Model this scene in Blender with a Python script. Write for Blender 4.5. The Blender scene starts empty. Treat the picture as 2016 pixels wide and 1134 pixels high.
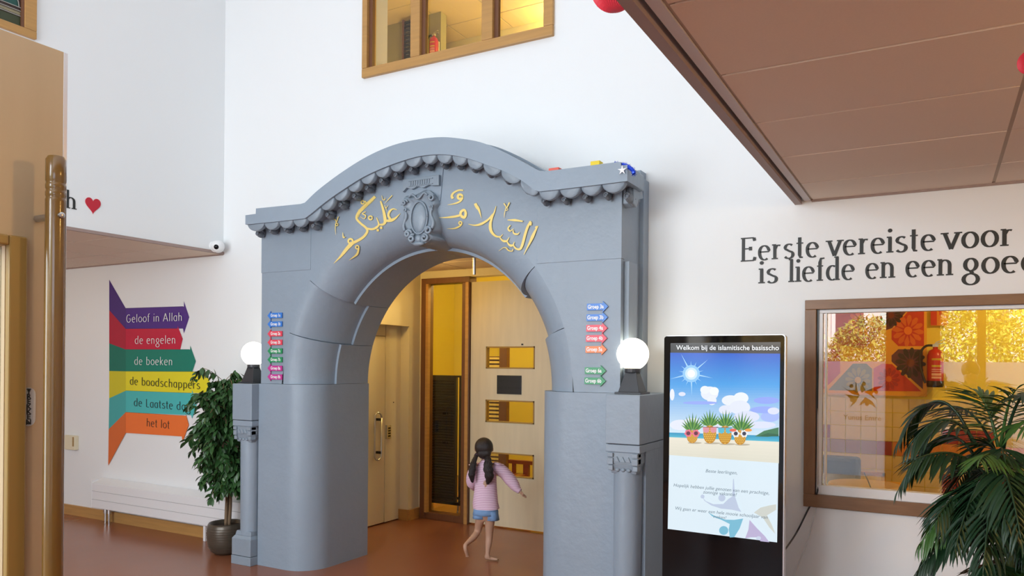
import bpy, math, random
from mathutils import Vector, Matrix
random.seed(7)
S = bpy.context.scene
COL = S.collection
# ------------------------------------------------------------------ camera
FPX, PPX, PPY = 1500.0, 1008.0, 718.0
ROLL, YAW, EYE = math.radians(0.5), math.atan(838/1500.0), 1.65
cam = bpy.data.cameras.new('camera'); camo = bpy.data.objects.new('camera', cam); COL.objects.link(camo)
cam.sensor_width = 36; cam.lens = FPX/2016*36; cam.shift_y = (PPY-567)/2016; cam.clip_start = .02; cam.clip_end = 200
camo.matrix_world = Matrix.Translation((0, 0, EYE)) @ Matrix.Rotation(YAW, 4, 'Z') @ Matrix.Rotation(math.pi/2, 4, 'X') @ Matrix.Rotation(ROLL, 4, 'Z')
S.camera = camo
# ------------------------------------------------------------------ world, exposure, daylight
S.view_settings.view_transform = 'Standard'; S.view_settings.look = 'None'
S.view_settings.gamma = 1; S.view_settings.use_curve_mapping = False
S.view_settings.exposure = 0.0
S.cycles.use_denoising = True
S.cycles.max_bounces = 8; S.cycles.diffuse_bounces = 4; S.cycles.glossy_bounces = 3
S.cycles.transmission_bounces = 6; S.cycles.transparent_max_bounces = 12
S.cycles.sample_clamp_indirect = 4.0; S.cycles.caustics_reflective = False; S.cycles.caustics_refractive = False
W = bpy.data.worlds.new('sky'); S.world = W; W.use_nodes = True
W.node_tree.nodes['Background'].inputs[0].default_value = (.62, .78, 1, 1)
W.node_tree.nodes['Background'].inputs[1].default_value = 5.0
def lamp(name, kind, loc, energy, color, size=None, size_y=None, rot=(0, 0, 0), spread=None):
    l = bpy.data.lights.new(name, kind); o = bpy.data.objects.new(name, l); COL.objects.link(o)
    o.location = loc; o.rotation_euler = rot; l.energy = energy; l.color = color
    if kind == 'AREA':
        l.shape = 'RECTANGLE'; l.size = size; l.size_y = size_y
        if spread: l.spread = spread
    elif kind == 'POINT' and size: l.shadow_soft_size = size
    return o
sun = lamp('sun', 'SUN', (0, 0, 20), 22.0, (1, .93, .8), rot=(math.radians(48), 0, math.radians(155)))
sun.data.angle = .01
lamp('skylight_daylight', 'AREA', (-3.0, 2.4, 6.35), 24, (.95, .98, 1), 4.0, 4.0)
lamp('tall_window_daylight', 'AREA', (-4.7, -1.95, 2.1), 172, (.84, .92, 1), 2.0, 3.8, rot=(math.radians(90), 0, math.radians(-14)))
lamp('back_fill_light', 'AREA', (-2.42, -1.95, 2.8), 140, (.82, .91, 1), 1.9, 1.2, rot=(math.radians(74), 0, math.radians(-12)))  # added fill light before the solid back wall; no window is built there

# ------------------------------------------------------------------ helpers
def ray(u, v):
    a, b = u-PPX, v-PPY; c, s = math.cos(ROLL), math.sin(ROLL)
    x = (c*a+s*b)/FPX; z = -(-s*a+c*b)/FPX
    return Vector((-math.sin(YAW)+x*math.cos(YAW), math.cos(YAW)+x*math.sin(YAW), z))
def onY(u, v, Y): d = ray(u, v); return Vector((0, 0, EYE))+d*(Y/d.y)
def onX(u, v, X): d = ray(u, v); return Vector((0, 0, EYE))+d*(X/d.x)

ORG = {}
def org(o): return ORG.get(o.name, Vector((0, 0, 0)))
def tag(o, label=None, cat=None, group=None, kind=None):
    if label: o['label'] = label
    if cat: o['category'] = cat
    if group: o['group'] = group
    if kind: o['kind'] = kind
    return o
def thing(name, label, cat, loc=(0, 0, 0), group=None, rz=0, kind=None):
    o = bpy.data.objects.new(name, None); COL.objects.link(o); o.location = loc; o.rotation_euler = (0, 0, rz)
    o.empty_display_size = .1
    ORG[o.name] = Vector(loc)
    return tag(o, label, cat, group, kind)

def newmat(name):
    m = bpy.data.materials.new(name); m.use_nodes = True
    nt = m.node_tree; return m, nt, nt.nodes['Principled BSDF']
def mat(name, col, rough=.5, metal=0, bump=0, bscale=40, var=0, vscale=6, stretch=(1, 1, 1), emit=None, estr=0, coat=0, spec=None, trans=0, obj=True):
    m, nt, b = newmat(name); N, L = nt.nodes, nt.links
    b.inputs['Base Color'].default_value = (*col, 1); b.inputs['Roughness'].default_value = rough; b.inputs['Metallic'].default_value = metal
    if coat: b.inputs['Coat Weight'].default_value = coat; b.inputs['Coat Roughness'].default_value = .1
    if spec is not None: b.inputs['Specular IOR Level'].default_value = spec
    if emit: b.inputs['Emission Color'].default_value = (*emit, 1); b.inputs['Emission Strength'].default_value = estr
    tc = N.new('ShaderNodeTexCoord'); mp = N.new('ShaderNodeMapping'); mp.inputs['Scale'].default_value = stretch
    L.new(tc.outputs['Object'], mp.inputs[0])
    if var:
        n = N.new('ShaderNodeTexNoise'); n.inputs['Scale'].default_value = vscale; n.inputs['Detail'].default_value = 6
        r = N.new('ShaderNodeMix'); r.data_type = 'RGBA'
        r.inputs[6].default_value = (*[max(0, c*(1-var)) for c in col], 1); r.inputs[7].default_value = (*[min(1, c*(1+var)) for c in col], 1)
        L.new(mp.outputs[0], n.inputs[0]); L.new(n.outputs[0], r.inputs[0]); L.new(r.outputs[2], b.inputs['Base Color'])
    if bump:
        n = N.new('ShaderNodeTexNoise'); n.inputs['Scale'].default_value = bscale; n.inputs['Detail'].default_value = 4
        q = N.new('ShaderNodeBump'); q.inputs['Strength'].default_value = bump; q.inputs['Distance'].default_value = .01
        L.new(mp.outputs[0], n.inputs[0]); L.new(n.outputs[0], q.inputs['Height']); L.new(q.outputs[0], b.inputs['Normal'])
    return m
def glassmat(name, tint=(1, 1, 1), k=1.0):
    m = bpy.data.materials.new(name); m.use_nodes = True; nt = m.node_tree; nt.nodes.clear(); N, L = nt.nodes, nt.links
    o = N.new('ShaderNodeOutputMaterial'); x = N.new('ShaderNodeMixShader'); t = N.new('ShaderNodeBsdfTransparent'); g = N.new('ShaderNodeBsdfGlossy')
    f = N.new('ShaderNodeFresnel'); f.inputs[0].default_value = 1.5; mu = N.new('ShaderNodeMath'); mu.operation = 'MULTIPLY'; mu.inputs[1].default_value = k
    t.inputs[0].default_value = (*tint, 1); g.inputs['Roughness'].default_value = .0
    ge = N.new('ShaderNodeNewGeometry'); iv = N.new('ShaderNodeMath'); iv.operation = 'SUBTRACT'; iv.inputs[0].default_value = 1; m2 = N.new('ShaderNodeMath'); m2.operation = 'MULTIPLY'
    L.new(ge.outputs['Backfacing'], iv.inputs[1]); L.new(f.outputs[0], mu.inputs[0]); L.new(mu.outputs[0], m2.inputs[0]); L.new(iv.outputs[0], m2.inputs[1]); L.new(m2.outputs[0], x.inputs[0]); L.new(t.outputs[0], x.inputs[1]); L.new(g.outputs[0], x.inputs[2]); L.new(x.outputs[0], o.inputs[0])
    return m
def colmat(name, rough=.5, emit=0.0, base=True):
    m, nt, b = newmat(name); a = nt.nodes.new('ShaderNodeVertexColor'); a.layer_name = 'print'
    b.inputs['Roughness'].default_value = rough
    if base: nt.links.new(a.outputs[0], b.inputs['Base Color'])
    else: b.inputs['Base Color'].default_value = (.01, .01, .01, 1)
    if emit: nt.links.new(a.outputs[0], b.inputs['Emission Color']); b.inputs['Emission Strength'].default_value = emit
    return m

class MB:
    def __init__(s): s.v = []; s.f = []; s.c = []
    def add(s, vs, fs, col=None):
        n = len(s.v); s.v += [tuple(p) for p in vs]
        for f in fs: s.f.append(tuple(i+n for i in f)); s.c.append(col or (1, 1, 1))
        return s
    def box(s, x0, x1, y0, y1, z0, z1, col=None):
        return s.add([(x0, y0, z0), (x1, y0, z0), (x1, y1, z0), (x0, y1, z0), (x0, y0, z1), (x1, y0, z1), (x1, y1, z1), (x0, y1, z1)],
                     [(0, 3, 2, 1), (4, 5, 6, 7), (0, 1, 5, 4), (1, 2, 6, 5), (2, 3, 7, 6), (3, 0, 4, 7)], col)
    def frustum(s, x0, x1, y0, y1, z0, X0, X1, Y0, Y1, z1):
        return s.add([(x0, y0, z0), (x1, y0, z0), (x1, y1, z0), (x0, y1, z0), (X0, Y0, z1), (X1, Y0, z1), (X1, Y1, z1), (X0, Y1, z1)],
                     [(0, 3, 2, 1), (4, 5, 6, 7), (0, 1, 5, 4), (1, 2, 6, 5), (2, 3, 7, 6), (3, 0, 4, 7)])
    def prism(s, pts, y0, y1, col=None):          # pts (x,z) polygon extruded along y
        n = len(pts)
        return s.add([(p[0], y0, p[1]) for p in pts]+[(p[0], y1, p[1]) for p in pts],
                     [tuple(range(n)), tuple(range(2*n-1, n-1, -1))]+[(i, n+i, n+(i+1) % n, (i+1) % n) for i in range(n)], col)
    def prismx(s, pts, x0, x1, col=None):         # pts (y,z) polygon extruded along x
        n = len(pts)
        return s.add([(x0, p[0], p[1]) for p in pts]+[(x1, p[0], p[1]) for p in pts],
                     [tuple(range(n)), tuple(range(2*n-1, n-1, -1))]+[(i, n+i, n+(i+1) % n, (i+1) % n) for i in range(n)], col)
    def rings(s, rs, cap=True, col=None, closed=True):
        n = len(rs[0]); vs = [p for r in rs for p in r]; fs = []
        for k in range(len(rs)-1):
            for i in range(n if closed else n-1):
                j = (i+1) % n; fs.append((k*n+i, k*n+j, (k+1)*n+j, (k+1)*n+i))
        if cap and closed: fs += [tuple(range(n-1, -1, -1)), tuple((len(rs)-1)*n+i for i in range(n))]
        return s.add(vs, fs, col)
    def tube(s, pts, r, n=10, col=None, flat=1.0, up=None):
        pts = [Vector(p) for p in pts]; R = r if isinstance(r, (list, tuple)) else [r]*len(pts)
        t0 = (pts[1]-pts[0]).normalized(); a = Vector(up) if up else (Vector((0, 0, 1)) if abs(t0.z) < .9 else Vector((1, 0, 0)))
        nrm = (a-t0*a.dot(t0)).normalized(); rs = []
        for i, p in enumerate(pts):
            t = (pts[min(i+1, len(pts)-1)]-pts[max(i-1, 0)]).normalized()
            nrm = (nrm-t*nrm.dot(t)).normalized(); b = t.cross(nrm)
            rs.append([p+(nrm*math.cos(2*math.pi*k/n)*flat+b*math.sin(2*math.pi*k/n))*R[i] for k in range(n)])
        return s.rings(rs, True, col)
    def lathe(s, prof, c=(0, 0, 0), n=24, col=None, axis='z'):
        rs = []
        for r, h in prof:
            if axis == 'z': rs.append([(c[0]+r*math.cos(2*math.pi*k/n), c[1]+r*math.sin(2*math.pi*k/n), c[2]+h) for k in range(n)])
            elif axis == 'y': rs.append([(c[0]+r*math.cos(2*math.pi*k/n), c[1]+h, c[2]-r*math.sin(2*math.pi*k/n)) for k in range(n)])
            else: rs.append([(c[0]+h, c[1]+r*math.cos(2*math.pi*k/n), c[2]+r*math.sin(2*math.pi*k/n)) for k in range(n)])
        return s.rings(rs, True, col)
    def ball(s, c, r, n=16, m=9, col=None):
        rx, ry, rz = r if isinstance(r, (list, tuple)) else (r, r, r)
        return s.rings([[(c[0]+rx*math.sin(max(.02, min(math.pi-.02, math.pi*j/m)))*math.cos(2*math.pi*k/n), c[1]+ry*math.sin(max(.02, min(math.pi-.02, math.pi*j/m)))*math.sin(2*math.pi*k/n),
                          c[2]-rz*math.cos(math.pi*j/m)) for k in range(n)] for j in range(m+1)], True, col)
    def mesh(s, name, off=Vector((0, 0, 0)), smooth=False, colors=False):
        me = bpy.data.meshes.new(name)
        me.from_pydata([(p[0]-off.x, p[1]-off.y, p[2]-off.z) for p in s.v], [], s.f); me.validate()
        if colors and len(me.polygons) == len(s.f):
            a = me.color_attributes.new('print', 'FLOAT_COLOR', 'CORNER'); k = 0; buf = []
            for f, c in zip(me.polygons, s.c): buf += list((*c, 1))*f.loop_total
            a.data.foreach_set('color', buf)
        if smooth is not False:
            me.shade_smooth() if smooth is True else None
            if smooth is not True:
                me.polygons.foreach_set('use_smooth', [True]*len(me.polygons))
                try: me.set_sharp_from_angle(angle=math.radians(smooth))
                except Exception: pass
        me.update(); return me
    def build(s, name, m, parent=None, label=None, smooth=False, colors=False, bevel=0, local=False, kind=None, recalc=False):
        off = Vector((0, 0, 0)) if (parent is None or local) else org(parent)
        me = s.mesh(name, off, smooth, colors); me.materials.append(m)
        o = bpy.data.objects.new(name, me); COL.objects.link(o)
        if parent is not None: o.parent = parent; ORG[o.name] = off
        if bevel:
            b = o.modifiers.new('bevel', 'BEVEL'); b.width = bevel; b.segments = 2; b.limit_method = 'ANGLE'
        if recalc:
            import bmesh
            bm = bmesh.new(); bm.from_mesh(me); bmesh.ops.recalc_face_normals(bm, faces=bm.faces); bm.to_mesh(me); bm.free()
        if label: o['label'] = label
        if kind: o['kind'] = kind
        return o
def struct(o, label=None): o['kind'] = 'structure'; (label and o.__setitem__('label', label)); return o

def catmull(P, n=6):
    P = [Vector(p) for p in P]
    if len(P) < 3: return [P[0].lerp(P[1], i/n) for i in range(n+1)]
    Q = [P[0]*2-P[1]]+P+[P[-1]*2-P[-2]]; out = []
    for i in range(1, len(Q)-2):
        a, b, c, d = Q[i-1:i+3]
        for k in range(n):
            t = k/n; out.append(.5*((2*b)+(c-a)*t+(2*a-5*b+4*c-d)*t*t+(3*b-a-3*c+d)*t**3))
    out.append(P[-1]); return out
def lin(r, g, b):
    f = lambda c: (c/255/12.92 if c/255 <= .04045 else ((c/255+.055)/1.055)**2.4)
    return (f(r), f(g), f(b))

# ---- flat print: polygons in picture-plane coordinates laid on a real plane Y
class Print:
    """flat coloured shapes on a plane of constant Y (layers 0.3 mm apart)"""
    def __init__(s, Y, at=None, step=.0004): s.Y = Y; s.m = MB(); s.k = 0; s.at = at or (lambda u, v: onY(u, v, Y)); s.step = step
    def poly(s, pts, col, up=True):
        if up: s.k += 1
        P = [s.at(*p) for p in pts]; y = s.Y-s.k*s.step
        A = sum(P[i].x*P[(i+1) % len(P)].z-P[(i+1) % len(P)].x*P[i].z for i in range(len(P)))
        if A < 0: P.reverse()
        s.m.add([(p.x, y, p.z) for p in P], [tuple(range(len(P)))], col)
    def ell(s, u, v, ru, rv, col, n=20, up=True): s.poly([(u+ru*math.cos(2*math.pi*i/n), v+rv*math.sin(2*math.pi*i/n)) for i in range(n)], col, up)
    def line(s, pts, w, col, up=True):
        if up: s.k += 1
        V = [Vector(p) for p in pts]
        for i in range(len(V)-1):
            d = (V[i+1]-V[i]); 
            if d.length < 1e-6: continue
            nn = Vector((-d.y, d.x)).normalized()*w/2; e = d.normalized()*w*.2
            a, b = V[i]-e, V[i+1]+e
            s.poly([a+nn, b+nn, b-nn, a-nn], col, False)

def stroke_poly(P, widths):
    """ribbon outline (left,right lists) of a 2D centre line"""
    L, R = [], []
    for i, p in enumerate(P):
        t = (P[min(i+1, len(P)-1)]-P[max(i-1, 0)]); t = t.normalized() if t.length > 1e-9 else Vector((1, 0))
        nn = Vector((-t.y, t.x)); w = widths[i]/2; L.append(p+nn*w); R.append(p-nn*w)
    return L, R

# ---- glyph skeletons: x-height 1, ascender 1.55
def arc(cx, cy, rx, ry, a0, a1, n=14): return [(cx+rx*math.cos(math.radians(a0+(a1-a0)*i/n)), cy+ry*math.sin(math.radians(a0+(a1-a0)*i/n))) for i in range(n+1)]
A_ = 1.55
GL = {
 'o': (.86, [arc(.43, .5, .33, .48, 90, 450, 20)], []),
 'e': (.82, [[(.12, .56), (.68, .56)]+arc(.4, .56, .3, .42, 0, 180)[1:]+arc(.42, .5, .32, .5, 180, 305)[1:]], []),
 'c': (.78, [arc(.43, .5, .33, .48, 50, 310, 18)], []),
 'n': (.86, [[(.16, 0), (.16, 1)], [(.16, .68)]+arc(.4, .66, .26, .3, 150, 0, 8)+[(.66, 0)]], [(.16, 0), (.66, 0), (.12, 1, .5)]),
 'h': (.86, [[(.16, 0), (.16, A_)], [(.16, .68)]+arc(.4, .66, .26, .3, 150, 0, 8)+[(.66, 0)]], [(.16, 0), (.66, 0), (.12, A_, .5)]),
 'r': (.62, [[(.18, 0), (.18, 1)], [(.18, .7)]+arc(.42, .7, .2, .26, 150, 60, 6)], [(.18, 0), (.13, 1, .5)]),
 'i': (.36, [[(.18, 0), (.18, 1)], [(.18, 1.36), (.18, 1.5)]], [(.18, 0), (.13, 1, .5)]),
 'j': (.36, [[(.2, 1), (.2, -.2), (.05, -.35)], [(.2, 1.36), (.2, 1.5)]], []),
 'l': (.36, [[(.18, 0), (.18, A_)]], [(.18, 0), (.13, A_, .5)]),
 't': (.52, [[(.22, 1.4), (.22, .2), (.26, .04), (.42, .02)], [(.02, 1), (.44, 1)]], []),
 'f': (.52, [[(.22, 0), (.22, 1.25), (.28, 1.5), (.5, 1.52)], [(.04, 1), (.42, 1)]], [(.22, 0)]),
 'd': (.88, [arc(.4, .5, .3, .48, 60, 300, 16), [(.68, 0), (.68, A_)]], [(.72, 0, .5), (.63, A_, .5)]),
 'b': (.88, [arc(.46, .5, .3, .48, 120, -120, 16), [(.18, 0), (.18, A_)]], []),
 'p': (.88, [arc(.46, .5, .3, .48, 120, -120, 16), [(.18, -.45), (.18, 1)]], []),
 'a': (.82, [arc(.4, .5, .3, .48, 60, 300, 16), [(.66, 0), (.66, 1)]], []),
 'g': (.84, [arc(.42, .6, .27, .38, 90, 450, 18), [(.42, .22), (.5, .05)], arc(.42, -.3, .34, .34, 80, 440, 18)], []),
 'q': (.84, [arc(.4, .5, .3, .48, 60, 300, 16), [(.66, 1), (.66, -.2)]+arc(.4, -.2, .26, .25, 0, -140, 8)], []),
 's': (.74, [arc(.38, .74, .24, .24, 40, 200, 8)+[(.4, .5)]+arc(.36, .26, .26, .26, 40, -150, 10)], []),
 'v': (.8, [[(.06, 1), (.38, 0)], [(.38, 0), (.72, 1)]], [(.06, 1), (.72, 1)]),
 'k': (.8, [[(.16, 0), (.16, A_)], [(.16, .42), (.64, 1)], [(.3, .58), (.68, 0)]], []),
 'm': (1.2, [[(.16, 0), (.16, 1)], [(.16, .7)]+arc(.37, .7, .22, .26, 150, 0, 8)+[(.59, 0)], [(.59, .7)]+arc(.8, .7, .22, .26, 150, 0, 8)+[(1.02, 0)]], []),
 'w': (1.1, [[(.05, 1), (.3, 0)], [(.3, 0), (.53, .9)], [(.53, .9), (.76, 0)], [(.76, 0), (1.02, 1)]], []),
 'E': (1.1, [[(.22, 0), (.22, 1.6)], [(.05, 1.6), (.9, 1.6)], [(.22, .85), (.68, .85)], [(.05, 0), (.92, 0)], [(.9, 1.6), (.95, 1.38)], [(.92, 0), (.98, .24)], [(.68, .98), (.68, .72)]], []),
 'G': (1.1, [arc(.55, .75, .42, .74, 55, 330, 20)+[(.92, .7), (.6, .7)]], []),
 'A': (1.05, [[(.06, 0), (.48, 1.5)], [(.48, 1.5), (.95, 0)], [(.22, .5), (.78, .5)]], []),
 'L': (.8, [[(.2, 1.5), (.2, .1), (.26, .02), (.7, .02)]], []),
 ' ': (.5, [], []),
}
def text_width(t, tr=.0): return sum(GL[c][0]+tr for c in t)-tr
def glyph_mesh(c, to, w, thin=None, serif=False, dy=.0, th=.001, Y=0):
    """one letter as flat raised vinyl; to(x,y)->(X,Z)"""
    m = MB(); adv, strokes, ser = GL[c]; lay = 0
    for st in strokes:
        P = [Vector(p) for p in st]
        if len(P) > 2: P = P
        ws = []
        for i in range(len(P)):
            t = P[min(i+1, len(P)-1)]-P[max(i-1, 0)]; t = t.normalized()
            ws.append(w if thin is None else thin+(w-thin)*abs(t.y)**1.5)
        if len(P) == 2 and c in 'ij' and P[0].y > 1.2:
            cc = (P[0]+P[1])/2; r = w*.62 if thin else w*.6
            poly = [cc+Vector((r*math.cos(a*math.pi/6), r*math.sin(a*math.pi/6))) for a in range(12)]
            add_flat(m, [to(p.x, p.y) for p in poly], Y-th-lay*.0002, th); lay += 1; continue
        L, R = stroke_poly(P, ws)
        for i in range(len(P)-1):
            add_flat(m, [to(*q) for q in (L[i], L[i+1], R[i+1], R[i])], Y-th-lay*.0001, th)
        lay += 1
    if serif:
        for q in ser:
            x, y = q[0], q[1]; hw = .2 if len(q) == 2 else .13
            add_flat(m, [to(x-hw, y-thin/2*(1 if y > .5 else -0)), to(x+hw, y-thin/2*(1 if y > .5 else 0)), to(x+hw, y+thin*(.5 if y > .5 else 1)), to(x-hw, y+thin*(.5 if y > .5 else 1))], Y-th-.0006, th)
    return m
def add_flat(m, P, y, th):
    A = sum(P[i][0]*P[(i+1) % len(P)][1]-P[(i+1) % len(P)][0]*P[i][1] for i in range(len(P)))
    if abs(A) < 1e-12: return
    if A < 0: P = P[::-1]
    m.prism(P, y, y+th)
def word(t, x0, x1, z0, xh, Y, w, thin, serif, tr, m, parent, name='letter', joined=None, slope=0.0):
    W_ = text_width(t, tr); sx = (x1-x0)/W_; x = 0
    for c in t:
        if c != ' ':
            g = glyph_mesh(c, lambda a, b, x=x: (x0+(x+a)*sx, z0+slope*((x+a)*sx)+b*xh), w, thin, serif, Y=Y)
            if joined is not None:
                n = len(joined.v); joined.v += g.v; joined.f += [tuple(i+n for i in f) for f in g.f]; joined.c += g.c
            else: g.build(name, m, parent)
        x += GL[c][0]+tr
def font_mesh(txt, size, bold=0.0, align='CENTER', shear=0, spacing=1.0):
    cu = bpy.data.curves.new('type', 'FONT'); cu.body = txt; cu.size = size; cu.offset = bold; cu.align_x = align; cu.align_y = 'CENTER'
    cu.shear = shear; cu.space_character = spacing; cu.resolution_u = 3
    o = bpy.data.objects.new('type', cu); COL.objects.link(o)
    dg = bpy.context.evaluated_depsgraph_get(); me = bpy.data.meshes.new_from_object(o.evaluated_get(dg))
    v = [tuple(p.co) for p in me.vertices]; f = [tuple(p.vertices) for p in me.polygons]
    bpy.data.objects.remove(o); bpy.data.curves.remove(cu); bpy.data.meshes.remove(me)
    return v, f
def type_on(m, txt, size, fn, col=None, **k):
    v, f = font_mesh(txt, size, **k); m.add([fn(p[0], p[1]) for p in v], f, col)

# ------------------------------------------------------------------ materials
M = {}
M['wall'] = mat('white_wall_paint', (.87, .885, .89), .75, bump=.05, bscale=180)
M['cream'] = mat('cream_wall_paint', (.80, .72, .52), .7, bump=.05, bscale=180)
M['yellow'] = mat('yellow_wall_paint', (.90, .72, .10), .7)
M['stone'] = mat('grey_painted_stone', (.275, .335, .405), .42, bump=.35, bscale=14, var=.06, vscale=3)
M['stone2'] = mat('grey_painted_carving', (.26, .315, .375), .40, bump=.25, bscale=30)
M['carved'] = mat('shade_darkened_carving', (.175, .20, .235), .5, bump=.5, bscale=90, var=.25, vscale=60)  # shade under the cornice is put into this darker curl colour
M['floor'] = mat('red_brown_linoleum', (.30, .105, .05), .25, var=.12, vscale=1.2, bump=.02, bscale=8)
M['tile'] = mat('ceiling_tile_board', (.82, .68, .56), .9, var=.04, vscale=120)
M['runner'] = mat('ceiling_runner_metal', (.62, .55, .53), .5)
M['runner_tan'] = mat('tan_ceiling_runner', (.50, .40, .30), .6)
M['edge'] = mat('mauve_brown_trim', (.36, .26, .23), .6)
M['wood'] = mat('oak_frame', (.50, .27, .085), .38, var=.22, vscale=3, stretch=(1, 1, 14), bump=.05)
M['woodh'] = mat('oak_frame_along', (.50, .27, .085), .38, var=.22, vscale=3, stretch=(1, 14, 14), bump=.05)
M['walnut'] = mat('walnut_frame', (.24, .125, .06), .4, var=.25, vscale=4, stretch=(2, 14, 14))
M['walnutv'] = mat('walnut_frame_upright', (.24, .125, .06), .4, var=.25, vscale=4, stretch=(14, 14, 2))
M['darkwood'] = mat('dark_brown_frame', (.16, .065, .03), .4, var=.2, vscale=4, stretch=(8, 8, 1))
M['maple'] = mat('maple_door_veneer', (.60, .43, .25), .35, var=.10, vscale=2.2, stretch=(6, 6, .7))
M['palemaple'] = mat('pale_door_veneer', (.66, .57, .40), .45, var=.12, vscale=2.5, stretch=(6, 6, .7))
M['grip'] = mat('varnished_wooden_pole', (.20, .10, .018), .25, var=.35, vscale=5, stretch=(6, 6, .8), coat=.6)
M['steel'] = mat('brushed_steel', (.62, .62, .62), .3, 1)
M['alu'] = mat('pale_aluminium', (.72, .72, .76), .35, .6)
M['white'] = mat('white_plastic', (.86, .86, .86), .35)
M['whitemetal'] = mat('white_enamel', (.84, .84, .85), .4)
M['black'] = mat('black_plastic', (.012, .012, .014), .3)
M['gloss'] = mat('black_glass', (.004, .004, .005), .05, spec=.3)
M['ink'] = mat('black_vinyl', (.018, .018, .016), .5)
M['red'] = mat('red_vinyl', (.55, .01, .03), .45)
M['gold'] = mat('yellow_gold_paint', (.90, .68, .20), .42)
M['glass'] = glassmat('window_glass', (1, 1, 1), 4.6)
M['glass2'] = glassmat('interior_glass', (.95, .97, .95), 1.6)
M['print'] = colmat('printed_colour', .5)
M['screen'] = colmat('lit_screen', .15, 1.0, base=False)
M['bulb'] = mat('lit_opal_globe', (.9, .88, .82), .4, emit=(1, .90, .68), estr=5.0)
M['leaf'] = mat('ficus_leaf', (.035, .10, .028), .35, var=.5, vscale=5)
M['palm'] = mat('palm_leaf', (.011, .042, .015), .38, var=.5, vscale=6)
M['bark'] = mat('brown_bark', (.22, .14, .08), .8, bump=.4, bscale=60)
M['pot'] = mat('bronze_glazed_pot', (.10, .08, .06), .32, var=.2, vscale=5, metal=.3)
M['soil'] = mat('potting_soil', (.05, .03, .02), .95, bump=.6, bscale=80)
M['skin'] = mat('skin', (.52, .30, .20), .55)
M['hair'] = mat('dark_brown_hair', (.022, .013, .012), .42, bump=.5, bscale=60, stretch=(8, 8, 1))
M['brass'] = mat('brass_wood', (.36, .21, .05), .35)
# ------------------------------------------------------------------ room shell
FY = 4.85; FB = 5.12; LX = -5.78; CZ = 2.65; TOP = 6.5; BACK = -2.2
floor = struct(MB().box(-9.6, 4.1, -12, 9.9, -.1, 0).build('floor', M['floor']))
w = MB()
for b in [(-9.5, -4.5, 0, TOP), (-4.5, -4.1, 2.6, TOP), (-4.1, -2.41, 2.6, 4.0), (-4.1, -2.41, 5.6, TOP), (-2.41, -2.1, 2.6, TOP),
          (-2.1, -.67, 0, TOP), (-.67, 1.7, 0, .84), (-.67, 1.7, 2.03, TOP), (1.7, 4.0, 0, TOP)]:
    w.box(b[0], b[1], FY, FB, b[2], b[3])
struct(w.build('wall_front', M['wall']), 'white wall pierced by the stone arch and two windows')
struct(MB().box(LX-.2, LX, BACK, FY, CZ+.02, TOP).build('wall_left', M['wall']), 'white upper wall above the left soffit')
struct(MB().box(-9.7, -9.5, BACK, FY, 0, TOP).build('wall_left_far', M['wall']))
struct(MB().box(4.0, 4.2, BACK, 9.9, 0, TOP).build('wall_right', M['wall']))
struct(MB().box(-.71, -.5, BACK, FY, CZ+.04, TOP).build('wall_right_upper', M['wall']))
r = MB(); 
r.box(-9.7, 4.2, BACK-.1, 0.1, TOP, TOP+.2).box(-9.7, 4.2, 4.3, 9.9, TOP, TOP+.2).box(-9.7, -5.1, .1, 4.3, TOP, TOP+.2).box(-.9, 4.2, .1, 4.3, TOP, TOP+.2)
struct(r.build('ceiling', M['wall']), 'high white ceiling around a skylight')
struct(MB().box(-5.1, -.9, .1, 4.3, TOP+.1, TOP+.12).build('ceiling_skylight', mat('skylight_pane', (.8, .85, .9), .3)))
# entrance wall behind the viewer: glazed below, solid above
bw = MB(); bw.box(-9.7, 4.2, BACK-.2, BACK, 2.75, TOP).box(-9.7, -3.2, BACK-.2, BACK, 0, 2.75).box(2.6, 4.2, BACK-.2, BACK, 0, 2.75)
struct(bw.build('wall_back', M['cream']), 'cream entrance wall behind the viewer')
ent = thing('window_3', 'glazed entrance front with frosted lower panes seen as a reflection', None, (0, BACK, 0), kind='structure')
fr = MB()
for x0, x1 in [(-3.2, -3.1), (-1.62, -1.5), (-.64, .03), (.46, .56), (1.3, 1.4), (2.5, 2.6)]: fr.box(x0, x1, BACK-.06, BACK, 0, 2.75)
fr.box(-3.2, 2.6, BACK-.06, BACK, 2.6, 2.75)
fr.build('frame', M['walnutv'], ent)
film = mat('frosted_film', (.80, .84, .84), .6)
_n = film.node_tree; _o = _n.nodes['Material Output']; _b = _n.nodes['Principled BSDF']; _t = _n.nodes.new('ShaderNodeBsdfTranslucent'); _t.inputs[0].default_value = (.82, .86, .88, 1)
_x = _n.nodes.new('ShaderNodeMixShader'); _x.inputs[0].default_value = .75
_n.links.new(_b.outputs[0], _x.inputs[1]); _n.links.new(_t.outputs[0], _x.inputs[2]); _n.links.new(_x.outputs[0], _o.inputs[0])
for x0, x1 in [(-3.1, -1.62), (-1.5, -.64), (.03, .46), (.56, 1.3), (1.4, 2.5)]:
    MB().box(x0, x1, BACK-.04, BACK-.035, .1, 1.74).build('frosted_film', film, ent)
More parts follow.
